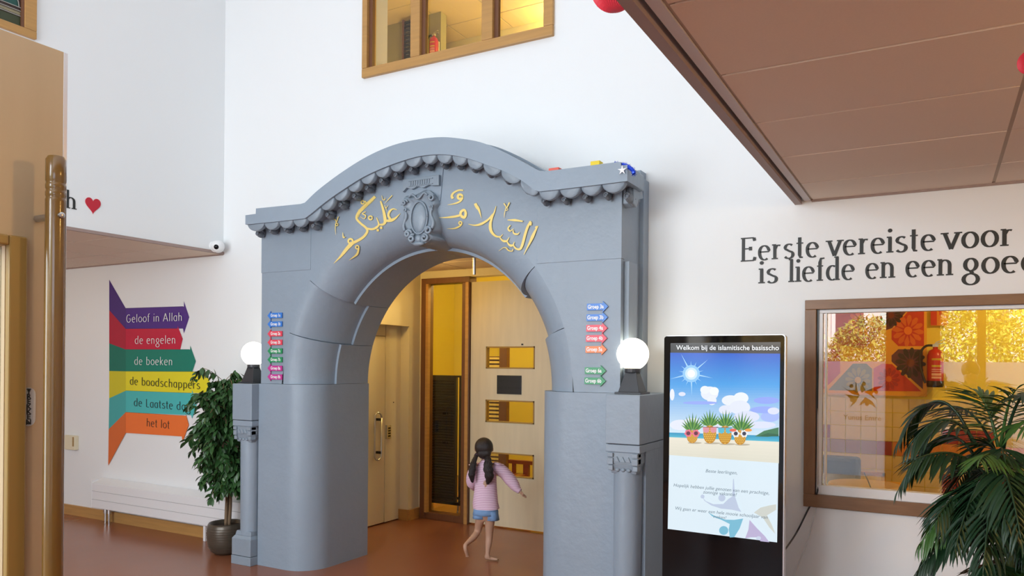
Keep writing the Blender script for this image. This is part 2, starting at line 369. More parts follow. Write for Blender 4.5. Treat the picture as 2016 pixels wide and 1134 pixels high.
# logo on the frosted pane (mirror-written, as it is read through the reflection)
YM = 2*FY-BACK
def mir(u, v): p = onY(u, v, YM); return Vector((p.x, BACK-.03, p.z))
pr = MB()
def mpoly(pts, col, k): 
    P = [mir(*p) for p in pts]; pr.add([(p.x, BACK-.034+.0004*k, p.z) for p in P], [tuple(range(len(P)))], col)
for k, (body, head, c) in enumerate([
    ([(1655, 760), (1668, 768), (1682, 768), (1684, 748), (1687, 770), (1692, 780), (1676, 776)], (1675, 760), lin(70, 25, 40)),
    ([(1700, 772), (1722, 762), (1739, 760), (1724, 768), (1716, 776), (1726, 790), (1712, 778)], (1724, 772), lin(200, 80, 10)),
    ([(1702, 782), (1716, 790), (1724, 804), (1712, 796), (1700, 794), (1688, 800), (1698, 788)], (1706, 796), lin(190, 40, 30)),
    ([(1662, 776), (1682, 780), (1690, 780), (1684, 792), (1672, 803), (1678, 790)], (1676, 788), lin(80, 95, 80)),
    ([(1692, 764), (1700, 748), (1699, 762), (1704, 768), (1695, 774)], (1700, 756), lin(215, 180, 60))]):
    mpoly(body, c, k); mpoly([(head[0]+4*math.cos(i*.6), head[1]+4*math.sin(i*.6)) for i in range(10)], c, k+.5)
a0, a1 = mir(1659, 822), mir(1734, 822)
tw = MB(); v, f = font_mesh('Yunus Emre', 1.0, bold=.012, align='LEFT')
wx = max(p[0] for p in v); sc = (a1.x-a0.x)/wx
pr.add([(a0.x+p[0]*sc, BACK-.031, a0.z+p[1]*sc) for p in v], f, lin(80, 50, 25))
pr.build('logo_print', M['print'], ent, colors=True)

def tile_ceiling(name, xs, ys, z, m, mr, label, gap=.008, th=.014, run=None):
    s = struct(MB().box(xs[0]+.004, xs[-1]-.024, ys[0], ys[-1]-.001, z+.03, z+.2).build(name, mat(name+'_slab', (.12, .09, .07), .9)), label)
    ORG[s.name] = Vector((0, 0, 0)); cache = {}
    for i in range(len(xs)-1):
        for j in range(len(ys)-1):
            wx_, wy = xs[i+1]-xs[i], ys[j+1]-ys[j]; k = (round(wx_, 3), round(wy, 3))
            if k not in cache:
                o = MB().box(-wx_/2+gap, wx_/2-gap, -wy/2+gap, wy/2-gap, 0, th).build('ceiling_tile', m, s, local=True); cache[k] = o.data
            else: o = bpy.data.objects.new('ceiling_tile', cache[k]); COL.objects.link(o); o.parent = s
            o.location = ((xs[i]+xs[i+1])/2, (ys[j]+ys[j+1])/2, z+random.uniform(0, .0015))
    for x in xs: MB().box(x-(run or .012), x+(run or .012), ys[0], ys[-1], z+.004, z+.028).build('runner', mr, s)
    for y in ys: MB().box(xs[0], xs[-1], y-.012, y+.012, z+.006, z+.03).build('runner', M['runner'], s)
    return s
ys = [4.85, 4.39, 3.80, 3.22, 2.635, 2.05, 1.465, .88, .295, -.29, -.875, -1.46, -2.15][::-1]
cr = tile_ceiling('ceiling_right', [-.665, .255, 1.175, 2.095, 3.1, 4.0], ys, CZ, M['tile'], M['runner_tan'], 'low brown tiled ceiling at the right', run=.022)
cl = tile_ceiling('ceiling_left', [-9.5, -8.7, -8.12, -7.54, -6.96, -6.38, -5.80], ys, CZ, M['tile'], M['runner'], 'low tiled soffit under the left upper wall')
e = MB().box(-.76, -.722, BACK, FY, CZ-.02, CZ+.06); struct(e.build('trim_1', M['edge']), 'mauve brown edge board of the low ceiling')
struct(MB().box(-.705, -.668, BACK, FY, CZ-.004, CZ+.01).build('trim_2', M['runner']), 'pale metal edge strip of the low ceiling')
struct(MB().box(LX-.012, LX+.012, BACK, FY, CZ-.004, CZ+.02).build('trim_3', M['edge']), 'thin dark edge strip of the left soffit')
struct(MB().box(-.665, 4, FY-.012, FY, CZ-.012, CZ+.004).build('trim_4', M['edge']))
struct(MB().box(-9.5, LX, FY-.012, FY, CZ-.010, CZ+.004).build('trim_5', M['edge']))
struct(MB().box(-9.5, -5.0, FY-.02, FY, 0, .105).build('baseboard_left', M['woodh']), 'brown wooden baseboard under the white radiator')
struct(MB().box(-1.4, 4, FY-.02, FY, 0, .105).build('baseboard_right', M['woodh']))
# ---- corridor beyond the arch
CY = 6.68
struct(MB().box(-6.0, -5.1, FB, CY, 0, 2.9).box(-5.1, -4.87, FB, CY, 2.045, 2.9).box(-5.1, -4.87, 6.49, CY, 0, 2.045).box(-5.1, -4.87, FB, 5.2, 0, 2.045).build('wall_corridor_left', M['cream']), 'cream corridor wall around the recessed side door')
struct(MB().box(-1.3, -1.2, FB, CY, 0, 2.9).build('wall_corridor_right', M['cream']))
struct(MB().box(-4.885, -4.84, 6.48, CY, 0, .11).box(-4.98, -4.86, 6.47, 6.49, 0, .11).build('baseboard_corridor', M['woodh']), 'short brown baseboard piece beside the side door')
tile_ceiling('ceiling_corridor', [-4.87, -4.27, -3.67, -3.07, -2.47, -1.87, -1.2], [FB, 5.64, 6.16, CY], 2.64, M['tile'], M['runner'], 'tiled corridor ceiling seen through the arch')
# back wall of corridor: frame, side glass, door leaf
struct(MB().box(-6, -4.83, CY, CY+.12, 0, 2.9).box(-4.83, -1.2, CY, CY+.12, 2.56, 2.9).box(-3.02, -1.2, CY, CY+.12, 0, 2.56).build('wall_corridor_back', M['cream']))
w2 = thing('window_2', 'tall narrow side window with dark brown frame beside the pale door', None, (-4.5, CY, 0), kind='structure')
f = MB().box(-4.83, -4.765, CY-.04, CY+.1, 0, 2.56).box(-4.765, -4.22, CY-.04, CY+.1, 2.50, 2.56).box(-4.31, -4.22, CY-.04, CY+.1, 0, 2.50).box(-4.765, -4.31, CY-.03, CY+.1, 0, .07)
f.build('frame', M['darkwood'], w2, bevel=.004)
MB().box(-4.765, -4.735, CY-.045, CY, .07, 2.50).box(-4.262, -4.225, CY-.05, CY, 0, 2.50).build('stile_strip', M['wood'], w2, label='lighter oak strip')
MB().box(-4.765, -4.31, CY+.03, CY+.036, .07, 2.50).build('pane', M['glass2'], w2)
d3 = thing('door_3', 'pale wooden door leaf with three slot windows and a plaque', None, (-3.6, CY, 0), kind='structure')
def X7(u, v): p = onY(u, v, CY-.01); return p.x, p.z
xa, xb, xl, xr = -4.215, -3.03, X7(957, 700)[0], X7(1053, 700)[0]
rows = [(X7(1000, 726)[1], X7(1000, 682)[1]), (X7(1000, 833)[1], X7(1000, 788)[1]), (X7(1000, 939)[1], X7(1000, 892)[1])]
dm = MB().box(xa, xl, CY-.01, CY+.03, .015, 2.5).box(xr, xb, CY-.01, CY+.03, .015, 2.5)
zz = [2.5]+[q for a, b in rows for q in (b, a)]+[.015]
for i in range(0, len(zz), 2): dm.box(xl, xr, CY-.01, CY+.03, zz[i+1], zz[i])
dm.build('leaf', M['palemaple'], d3)
for a, b in rows:
    g = MB(); t = .014
    g.box(xl, xr, CY-.014, CY+.034, a, a+t).box(xl, xr, CY-.014, CY+.034, b-t, b).box(xl, xl+t, CY-.014, CY+.034, a, b).box(xr-t, xr, CY-.014, CY+.034, a, b)
    p = g.build('slot_frame', M['brass'], d3); MB().box(xl+t, xr-t, CY+.008, CY+.012, a+t, b-t).build('pane', M['glass2'], p)
px0, px1, pz0, pz1 = X7(979, 739)[0], X7(1027, 739)[0], X7(1000, 776)[1], X7(1000, 739)[1]
pl = MB().box(px0, px1, CY-.018, CY-.01, pz0, pz1).build('plaque', mat('dark_metal_plaque', (.05, .05, .055), .3, .6), d3, bevel=.002)
tm = MB()
for s_, zc in (('HET BETREDEN', .68), ('MET SCHOENEN', .34)):
    type_on(tm, s_, .052, lambda x, y, zc=zc: ((px0+px1)/2+x*.62, CY-.0195, pz0+(pz1-pz0)*zc+y*.62))
tm.build('plaque_lettering', M['ink'], pl)
MB().box(-3.62, -3.60, CY-.016, CY-.01, 1.845, 1.86).build('stop', M['black'], d3)
# side door (left of the corridor)
d2 = thing('door_2', 'cream side door with a looped pull handle and keypad', None, (-4.98, 5.7, 0), kind='structure')
MB().box(-5.03, -4.985, 5.2, 6.235, .01, 1.93).build('leaf', M['cream'], d2, bevel=.003)
MB().box(-5.03, -4.98, 6.24, 6.49, .01, 2.045).box(-5.03, -4.983, 5.2, 6.235, 1.935, 2.045).build('side_panel', M['cream'], d2)
hp = [(5.98, 1.43), (6.02, 1.475), (6.09, 1.475), (6.125, 1.43)] 
z0h, z1h = onX(750, 905, -4.93).z, onX(750, 812, -4.93).z; yh = onX(746, 860, -4.93).y
def oval(y0, y1, z0, z1, n=10):
    P = []; r_ = (y1-y0)/2; c_ = (y0+y1)/2
    P += [(c_+r_*math.cos(math.pi*i/n), z1-r_+r_*math.sin(math.pi*i/n)) for i in range(n+1)]
    P += [(c_-r_*math.cos(math.pi*i/n), z0+r_-r_*math.sin(math.pi*i/n)) for i in range(n+1)]
    return P+[P[0]]
MB().tube([(-4.935, y, z) for y, z in oval(yh-.06, yh+.045, z0h, z1h)], .009, 8, up=(1, 0, 0)).build('door_handle', M['steel'], d2, smooth=True)
MB().box(-4.985, -4.93, yh+.02, yh+.05, z1h-.085, z1h-.06).box(-4.985, -4.93, yh+.02, yh+.05, z0h+.06, z0h+.085).build('handle_mount', M['black'], d2)
kp = onX(764, 850, -4.975)
k = MB().box(-4.982, -4.96, kp.y-.035, kp.y+.035, kp.z-.07, kp.z+.07).build('keypad', M['steel'], d2, bevel=.003)
km = MB()
for i in range(4): km.box(-4.958, -4.955, kp.y-.018, kp.y+.018, kp.z-.05+.027*i, kp.z-.035+.027*i)
km.build('keys', M['black'], k)
MB().lathe([(.006, 0), (.006, .006)], (-4.98, onX(748, 793, -4.98).y+.22, onX(760, 793, -4.98).z), 8, axis='x').build('peephole', M['black'], d2)
MB().box(-4.985, -4.975, 5.22, 5.62, .95, 1.72).build('notice_panel', M['brass'], d2)
# rooms behind the corridor and behind the right window
struct(MB().box(-6.4, -6.3, CY+.12, 9.6, 0, 3.1).box(-6.4, -1.1, 9.5, 9.6, 0, 3.1).box(-1.2, -1.1, CY+.12, 9.6, 0, 3.1).box(-6.4, -1.1, CY+.12, 9.6, 3.0, 3.1)
       .box(-3.78, -3.70, 8.1, 9.5, 0, 3.0).build('wall_yellow_room', M['yellow']), 'yellow walls of the room beyond the corridor')
RY = 7.4
rw = struct(MB().box(-1.05, -.95, FB, RY+.1, 0, 2.9).box(3.9, 4.0, FB, RY+.1, 0, 2.9).box(-1.05, 4, RY, RY+.1, 0, 2.9).box(-1.05, 4, FB, RY, 2.8, 2.9).build('wall_office', M['yellow']), 'warm yellow wall of the room behind the right window')
ORG[rw.name] = Vector((0, 0, 0))
# upper room
UZ = 5.35
def hitz(u, v, z): d = ray(u, v); return Vector((0, 0, EYE))+d*((z-EYE)/d.z)
ua, ub = hitz(866, 86, UZ), hitz(1075, 43, UZ); UY = (ua.y+ub.y)/2
struct(MB().box(-5.9, -5.8, FB, UY+.1, 3.0, 5.6).box(-5.9, -1.1, UY, UY+.1, 3.0, 5.6).box(-1.2, -1.1, FB, UY, 3.0, 5.6).box(-5.9, -1.1, FB, UY, 2.95, 3.0).build('wall_upper_room', M['cream']), 'dim walls of the upstairs room')
xs_ = [-5.9+.6*i for i in range(9)]; tile_ceiling('ceiling_upper_room', xs_, [FB]+[FB+.6*i for i in range(1, int((UY-FB)/.6)+1)]+[UY], UZ, M['tile'], M['runner'], 'tiled ceiling of the upstairs room')
gx0, gx1 = onY(812, 40, 6.6).x, onY(868, 40, 6.6).x
struct(MB().box(onY(736, 60, 6.6).x, onY(806, 60, 6.6).x, 6.6, 6.7, 3, UZ).box(gx0, gx1, 6.6, 6.7, 3, UZ).build('wall_upper_partition', mat('grey_partition', (.34, .32, .24), .8)), 'grey partition behind the upstairs window')
lv = thing('window_blind', 'dark slatted louvre panel inside the upstairs window at its left', 'blind', (onY(805, 60, 6.5).x, 6.5, 4.2))
x0, x1 = onY(797, 60, 6.5).x, onY(812, 60, 6.5).x
MB().box(x0-.02, x0, 6.48, 6.52, 3.3, 5.3).box(x1, x1+.02, 6.48, 6.52, 3.3, 5.3).build('frame', M['darkwood'], lv)
for i in range(50): MB().box(x0, x1, 6.49, 6.51, 3.3+i*.04, 3.322+i*.04).build('slat', M['black'], lv)
# ---- windows
w1 = thing('window_1', 'upper oak framed window high in the white wall above the arch', None, (-3.2, FY, 4), kind='structure')
U0, U1, UB, UT = -4.125, -2.39, 3.98, 5.62
f = MB().box(U0, U1, FY-.03, FY+.09, UB, UB+.075).box(U0, U1, FY-.03, FY+.09, UT-.075, UT)
f.box(U0, U0+.052, FY-.03, FY+.09, UB+.075, UT-.075).box(U1-.075, U1, FY-.03, FY+.09, UB+.075, UT-.075)
f.box(-3.635, -3.545, FY-.03, FY+.09, UB+.075, UT-.075).box(-2.98, -2.885, FY-.03, FY+.09, UB+.075, UT-.075)
f.build('frame', M['wood'], w1, bevel=.006)
for a, b in [(U0+.052, -3.635), (-3.545, -2.98), (-2.885, U1-.075)]:
    MB().box(a, b, FY+.03, FY+.036, UB+.075, UT-.075).build('pane', M['glass2'], w1)
    MB().box(a, a+.035, FY-.0, FY+.03, UB+.075, UT-.075).build('bead', M['darkwood'], w1)
w4 = thing('window_4', 'walnut framed interior window with white inner frame under the wall quote', None, (0, FY, .8), kind='structure')
R0, R1, RB, RT = -.695, 1.72, .82, 2.05; t = .075
MB().box(R0, R1, FY-.025, FY+.06, RT-t*.75, RT).build('frame_head', M['walnut'], w4, bevel=.003)
MB().box(R0, R1, FY-.025, FY+.06, RB, RB+t).build('frame_sill', M['walnut'], w4, bevel=.003)
MB().box(R0, R0+t*.85, FY-.0245, FY+.06, RB+t, RT-t*.75).box(R1-t, R1, FY-.0245, FY+.06, RB+t, RT-t*.75).build('frame_side', M['walnutv'], w4, bevel=.003)
a, b, c, d = R0+t*.85+.012, R1-t, RB+t, RT-t*.75
MB().box(R0+t*.85, a, FY+.0, FY+.06, c, d).build('dark_gap', M['black'], w4)
MB().box(a, b, FY+.005, FY+.06, d-.022, d).box(a, a+.022, FY+.005, FY+.06, c, d-.022).box(a, b, FY-.005, FY+.06, c, c+.055).build('inner_frame', M['whitemetal'], w4, bevel=.003)
MB().box(a+.034, a+.044, FY+.012, FY+.06, c+.055, d-.022).build('inner_bead', M['whitemetal'], w4)
MB().box(a+.022, b, FY+.03, FY+.036, c+.055, d-.022).build('pane', M['glass'], w4)
# stained glass window on the left wall
sw = thing('window_5', 'leaded stained glass window in an oak frame at the top left', None, (LX, 3, 4), kind='structure')
sy1, sz0 = 3.15, 3.99
MB().box(LX-.02, LX+.03, 2.0, sy1, sz0, sz0+.055).box(LX-.02, LX+.03, sy1-.085, sy1, sz0+.055, 5.2).build('frame', M['wood'], sw, bevel=.004)
MB().box(LX+.0, LX+.022, sy1-.105, sy1-.085, sz0+.055, 5.2).build('bead', M['darkwood'], sw)
yy1 = sy1-.105; zb = sz0+.055
sp = MB().box(LX+.002, LX+.006, 2.0, yy1, zb, 5.2, lin(70, 50, 48))
def sg(pts, col, k): sp.add([(LX+.007+.0008*k, yy1-p[0], zb+p[1]) for p in pts], [tuple(range(len(pts)))], col)
sg([(0, 0), (.9, 0), (.9, .07), (0, .07)], lin(58, 66, 40), 1); sg([(0, .085), (.9, .085), (.9, .105), (0, .105)], lin(150, 140, 110), 1)
sg([(0, .115), (.9, .115), (.9, .13), (0, .13)], lin(60, 40, 35), 1)
for q in range(4):
    cx = .10+q*.20; sg([(cx+.085*math.cos(math.pi*i/10), .14+.10*math.sin(math.pi*i/10)) for i in range(11)], lin(20, 75, 70), 2)
    sg([(cx+.1+.03*math.cos(math.pi*i/6), .26+.035*math.sin(math.pi*i/6)) for i in range(12)], lin(80, 40, 45), 3)
sg([(.015, .25), (.06, .25), (.06, 1.1), (.015, 1.1)], lin(60, 110, 95), 1)
sp.build('stained_pane', colmat('stained_glass_print', .2), sw, colors=True)
ld = MB()
for q in range(5): ld.box(LX+.01, LX+.016, yy1-q*.2-.204, yy1-q*.2-.196, zb, 5.2)
for z_ in (.075, .11, .135): ld.box(LX+.01, LX+.016, 2.0, yy1, zb+z_-.003, zb+z_+.003)
for q in range(4):
    cx = .10+q*.20; ld.tube([(LX+.013, yy1-cx-.088*math.cos(math.pi*i/10), zb+.14+.103*math.sin(math.pi*i/10)) for i in range(11)], .004, 6)
    ld.tube([(LX+.013, yy1-cx-.1-.032*math.cos(math.pi*i/6), zb+.265+.035*math.sin(math.pi*i/6)) for i in range(13)], .004, 6)
ld.build('lead_came', mat('lead', (.35, .33, .30), .5, .5), sw)
# ---- open maple door in the foreground
d1 = thing('door_1', 'open maple door in the left foreground with a long wooden pole handle', None, (-1.86, .6, 0), kind='structure')
DX = -1.86
gy1 = onX(45, 700, DX).y-.0; gz1 = onX(45, 468, DX).z; oy = onX(12, 800, DX+.01).y; oz = onX(12, 484, DX).z
m_ = MB().box(DX-.045, DX, .17, 1.082, oz, 2.4).box(DX-.045, DX, oy, 1.082, .01, oz).box(DX-.045, DX, .17, .27, .01, oz).box(DX-.045, DX, .27, oy, .01, .25)
m_.build('leaf', M['maple'], d1)
MB().box(DX-.046, DX+.001, 1.082, 1.092, .01, 2.4).build('edge_strip', M['alu'], d1, bevel=.001)
MB().box(DX-.046, DX-.02, 1.093, 1.102, .01, 2.4).build('edge_seal', mat('grey_seal', (.45, .43, .44), .6), d1)
fm = MB().box(DX+.0, DX+.018, oy, gy1, .25, gz1).box(DX, DX+.018, .22, oy, oz, gz1)
fm.build('vision_frame', M['brass'], d1, bevel=.004)
MB().box(DX-.02, DX-.014, .27, oy, .25, oz).build('pane', M['glass2'], d1)
hx = DX+.075; hy = onX(107, 700, hx).y; hz = onX(107, 308, hx).z; hr = .0215
prof = [(hr*.85, .55), (hr, .56)]+[(hr, hz-.105)]
for q in range(3): z_ = hz-.1+q*.017; prof += [(hr, z_), (hr*.95, z_+.003), (hr*.95, z_+.006), (hr, z_+.009)]
prof += [(hr, hz-.008), (hr*.8, hz)]
MB().lathe(prof, (hx, hy, 0), 28).build('pull_pole', M['grip'], d1, smooth=35)
zs = onX(107, 425, hx).z
for z_ in (zs, .9): MB().lathe([(.008, -.075), (.008, .0)], (hx-.0, hy, z_), 12, axis='x').lathe([(.007, .018), (.007, .026), (.004, .028)], (hx, hy, z_), 12, axis='x').build('pole_bracket', M['steel'], d1, smooth=35)
py, pz = onX(55, 800, DX).y, onX(55, 801, DX).z
hh = (onX(55, 763, DX).z-onX(55, 839, DX).z)/2; ww = .016
pts = [(py+ww*math.cos(a), pz+hh-ww+ww*math.sin(a)) for a in [math.pi*i/8 for i in range(9)]]+[(py-ww*math.cos(a), pz-hh+ww-ww*math.sin(a)) for a in [math.pi*i/8 for i in range(9)]]
tp = MB().prismx(pts, DX, DX+.003).build('pull_plate', M['steel'], d1, recalc=True)
tm = MB()
for i, ch in enumerate('TREKKEN'):
    v, f = font_mesh(ch, .016, bold=.0006); tm.add([(DX+.0036, py+p[0], pz+.036-.012*i+p[1]) for p in v], f)
for z_ in (hh-.007, -hh+.007): tm.lathe([(.003, 0), (.003, .002)], (DX+.003, py, pz+z_), 8, axis='x')
tm.build('plate_lettering', M['ink'], tp)
MB().box(DX-.12, DX+.02, .06, .17, 0, 2.45).build('jamb', M['maple'], d1)
# ------------------------------------------------------------------ stone archway
CX, CZ0, AA, BB = -3.30, 1.48, .99, 1.02; AY = 4.43; DOUT = .28
arch = thing('stone_archway', 'grey painted stone archway with scalloped cornice and gold calligraphy', 'archway', (CX, 4.6, 0))
def pt(th, d, Y): return (CX+(AA+d)*math.cos(th), Y, CZ0+(BB+d)*math.sin(th))
def roll(Yf, n=12): return [(DOUT-(DOUT-.022)*math.sin(math.pi/2*i/n), Yf-(Yf-AY)*math.cos(math.pi/2*i/n)) for i in range(n+1)]
def voussoir(t0, t1, Yf, n):
    prof = roll(Yf)+[(0, Yf), (0, FB+.012), (DOUT, FB+.012)]
    rs = [[pt(math.radians(t0+(t1-t0)*i/n), d, Y) for d, Y in prof] for i in range(n+1)]
    MB().rings(rs, True).build('voussoir', M['stone'], arch, smooth=40, recalc=True)
for t0, t1, Yf, n in [(0, 18.2, 4.74, 8), (18.4, 38.7, 4.88, 10), (38.9, 89.9, 4.71, 22), (90.1, 141.1, 4.71, 22), (141.3, 161.6, 4.88, 10), (161.8, 180, 4.74, 8)]: voussoir(t0, t1, Yf, n)
botP = [(483, 442), (520, 438.6), (560, 434.5), (600, 430), (612, 421), (641, 397.5), (674.5, 374), (718, 347), (768, 325), (818.6, 309), (859, 304), (893, 306), (927, 313.7), (960.5, 325.4), (994, 338), (1027.5, 356), (1053, 375), (1062, 377), (1100, 373), (1170, 364.5), (1235, 356.2)]
topP = [(484, 423.6), (503.4, 421), (503.8, 410.5), (592, 401.5), (600, 399), (627.6, 373), (674.5, 338), (724.8, 307), (775, 285.5), (825, 274), (869, 270), (908, 273), (943.8, 279.5), (977, 292), (1010.8, 308.7), (1044, 328), (1062, 336), (1075, 337), (1215, 319), (1222, 319), (1222.5, 326), (1235, 324.5)]
def smooth_px(P, a, b):
    mid = [q for q in P if a <= q[0] <= b]; C = catmull([(u, v, 0) for u, v in mid], 6)
    return [q for q in P if q[0] < a]+[(c.x, c.y) for c in C]+[q for q in P if q[0] > b]
botP = smooth_px(botP, 612, 1053); topP = smooth_px(topP, 600, 1062)
def wl(P, Y): return [(onY(u, v, Y).x, onY(u, v, Y).z) for u, v in P]
B_, T_ = wl(botP, 4.25), wl(topP, 4.25)
def interp(L, x):
    if x <= L[0][0]: return L[0][1]
    for (a, za), (b, zb_) in zip(L, L[1:]):
        if x <= b: return za+(zb_-za)*(x-a)/max(1e-9, b-a)
    return L[-1][1]
xs = sorted(set([p[0] for p in B_]+[p[0] for p in T_]+[B_[0][0]+(B_[-1][0]-B_[0][0])*i/220 for i in range(221)]))
rs = []
for x in xs:
    zb_, zt = interp(B_, x), interp(T_, x); rs.append([(x, 4.25, zb_), (x, 4.25, zt), (x, 4.46, zt), (x, 4.46, zb_), (x, 4.262, zb_), (x, 4.262, zb_)])
rs = [[p for i, p in enumerate(r) if i != 5] for r in rs]
MB().rings(rs, True).build('cornice', M['stone'], arch, smooth=30, recalc=True)
# body: face, flanks, top
XL, XR = -4.82, -1.71
fx = [XL+(XR-XL)*i/120 for i in range(121)]; face = MB(); v = []; 
def zlo(x):
    q = (x-CX)/(AA+DOUT); return CZ0+(BB+DOUT)*math.sqrt(1-q*q) if abs(q) < 1 else CZ0
for x in fx: v += [(x, AY, zlo(x)), (x, AY, max(zlo(x)+.001, min(3.25, interp(T_, x)+.02)))]
face.add(v, [(2*i, 2*i+2, 2*i+3, 2*i+1) for i in range(120)])
tz = [min(3.25, interp(T_, x)+.02) for x in fx]
v = []; 
for x, z in zip(fx, tz): v += [(x, AY, z), (x, FY, z)]
face.add(v, [(2*i, 2*i+1, 2*i+3, 2*i+2) for i in range(120)])
v = []; 
for x, z in zip(fx, tz): v += [(x, FB+.011, zlo(x)), (x, FB+.011, 2.62 if zlo(x) < 2.62 else zlo(x)+.001)]
face.add(v, [(2*i, 2*i+1, 2*i+3, 2*i+2) for i in range(120)])
for x, s_ in ((XL, 1), (XR, -1)):
    z1 = interp(T_, x)+.02; face.add([(x, AY, CZ0), (x, FB, CZ0), (x, FB, 2.6), (x, FY, 2.6), (x, FY, z1), (x, AY, z1)], [(0, 1, 2, 3, 4, 5)[::-s_]])
face.build('arch_face', M['stone'], arch, smooth=20)
MB().box(XR-.02, XR+.03, FY-.10, FY+.001, 1.48, 2.87).box(XR-.02, XR+.008, FY-.10, FY+.001, 2.87, 2.93).build('wall_pilaster', M['stone'], arch, bevel=.004)
MB().box(-2.295, XR+.004, AY-.004, AY+.05, 2.312, 2.80).build('corner_block', M['stone'], arch, bevel=.002)
MB().box(XL-.004, -4.285, AY-.004, AY+.05, 2.38, 2.80).build('corner_block', M['stone'], arch, bevel=.002)
MB().prism([(-3.41, 2.80), (-3.06, 2.80), (-3.03, 3.10), (-3.43, 3.10)], AY-.007, AY+.01).build('keystone', M['stone'], arch, recalc=True)
MB().box(XR, XR+.035, AY+.05, AY+.2, 1.48, 2.30).build('flank_strip', M['stone'], arch, bevel=.004)
# piers
def pier(x_out, x_in, label, backx=None):
    s_ = 1 if x_in > x_out else -1
    P = [(x_out, AY-.012), (x_in-s_*.235, AY-.012)]
    for i in range(1, 13): a = math.pi/2*i/12; P.append((x_in-s_*.235+s_*.235*math.sin(a), AY-.012+.25-.25*math.cos(a)))
    P += [(x_in, FB+.02), (x_out, FB+.02)]
    r0 = [(p[0], p[1], 0) for p in P]; r1 = [(p[0], p[1], 1.478) for p in P]
    MB().rings([r0, r1]).build('pier', M['stone'], arch, smooth=40, recalc=True)
pier(-4.83, -4.285, 'l'); pier(-1.73, -2.318, 'r')
# scallops and curls
cu = [487, 520, 549, 577, 604, 632, 658, 684.6, 709.7, 738, 766.6, 796.8, 828.6, 858.8, 889, 918.6, 950, 985.6, 1024, 1060, 1101, 1143, 1184, 1231]
cw = [onY(u, 400, 4.27).x for u in cu]
for i in range(len(cw)-1):
    a, b = cw[i]+.002, cw[i+1]-.002; P = []
    for k in range(9):
        x = a+(b-a)*k/8; P.append((x, interp(B_, x)+.004))
    Q = []
    dx, dz = b-a, P[-1][1]-P[0][1]; L_ = math.hypot(dx, dz); nx, nz = dz/L_, -dx/L_
    for k in range(13):
        a_ = math.pi*k/12; t_ = .5+.5*math.cos(a_); h_ = .052*math.sin(a_)**1.3+.001
        x = a+dx*t_+nx*h_*.85; z = interp(B_, a+dx*t_)+nz*h_; Q.append((x, z))
    out = P+Q
    n = len(out); cxm, czm = sum(p[0] for p in out)/n, sum(p[1] for p in out)/n
    r0 = [(p[0], 4.275, p[1]) for p in out]; r1 = [(p[0], 4.305, p[1]+.0) for p in out]
    rm = [(cxm+(p[0]-cxm)*.9, 4.268, czm+.004+(p[1]-czm)*.86) for p in out]
    MB().rings([rm, r0, r1]).build('scallop', M['stone2'], arch, smooth=50, recalc=True)
def curl(x, z, Y=4.385, s=1.0):
    m = MB().ball((x, Y, z-.052*s), (.017*s, .045*s, .027*s), 12, 8)
    m.tube([(x+.016*s*math.cos(t_)*(1-t_/12), Y-.040*s, z-.05*s+.018*s*math.sin(t_)*(1-t_/12)) for t_ in [k*.6 for k in range(14)]], .0055*s, 6)
    m.box(x-.012*s, x+.012*s, Y-.02*s, Y+.06, z-.045*s, z-.005)
    m.build('curl', M['carved'], arch, smooth=True)
for x in cw[1:-1]: curl(x, interp(B_, x)+.004, 4.375, .98)
curl(cw[0]+.03, interp(B_, cw[0])-.01)
# right return of the cornice
xr = B_[-1][0]; zr = B_[-1][1]
MB().box(XR, xr-.004, 4.46, 4.56, zr-.0, zr+.10).build('cornice_return', M['stone2'], arch, bevel=.01)
for k, (dy, dz, s_) in enumerate([(0, .0, 1.2), (.10, -.01, 1.1), (.05, -.045, .8)]): curl(xr-.05, zr+dz, 4.42+dy, s_)
MB().prismx([(4.44, zr+.0), (4.60, zr+.02), (4.62, zr-.03), (4.54, zr-.05), (4.50, zr-.11), (4.44, zr-.09)], XR-.01, xr-.03).build('corner_scroll', M['stone2'], arch, recalc=True, bevel=.006)
def surfY(x, z):
    # depth of the arch front at (x,z)
    vx, vz = x-CX, z-CZ0
    if vz < 0: return AY
    th = math.atan2(vz/BB, vx/AA); d = 0
    for _ in range(12):
        p = pt(th, 0, 0); 
        # solve d,th by fixed point
        th = math.atan2(vz/(BB+d), vx/(AA+d)); d = math.hypot(vx, vz)-math.hypot((AA)*math.cos(th), (BB)*math.sin(th))
    if d >= DOUT: return AY
    Yf = 4.71; s_ = min(1, max(0, (DOUT-d)/(DOUT-.022))); return Yf-(Yf-AY)*math.sqrt(max(0, 1-s_*s_))
# cartouche
ca = MB(); kx, kz = -3.215, 2.69
O = [(-.10, -.10), (-.135, -.06), (-.14, .02), (-.125, .07), (-.15, .10), (-.14, .15), (-.10, .165), (-.06, .155), (0, .175), (.06, .19), (.12, .15), (.15, .09), (.125, .05), (.14, -.03), (.13, -.09), (.10, -.12), (.11, -.15), (.06, -.185), (-.02, -.20), (-.09, -.17), (-.11, -.14)]
OC = catmull([(x, z, 0) for x, z in O+[O[0]]], 4)[:-1]
out = [(kx+p.x, kz+p.y) for p in OC]
r0 = [(x, 4.395, z) for x, z in out]; rb = [(x, max(4.44, surfY(x, z)+.02), z) for x, z in out]
inn = [(kx+(x-kx)*.8, 4.375, kz+(z-kz)*.82) for x, z in out]; inn2 = [(kx+(x-kx)*.66, 4.395, kz+(z-kz)*.68) for x, z in out]
c_ = ca.rings([rb, r0, inn, inn2]).build('cartouche', M['stone2'], arch, smooth=60, recalc=True)
q = MB().ball((kx, 4.40, kz-.005), (.062, .03, .105), 20, 12); q.tube([(kx+.072*math.cos(a), 4.385, kz-.005+.115*math.sin(a)) for a in [i*math.pi/14 for i in range(29)]], .006, 6)
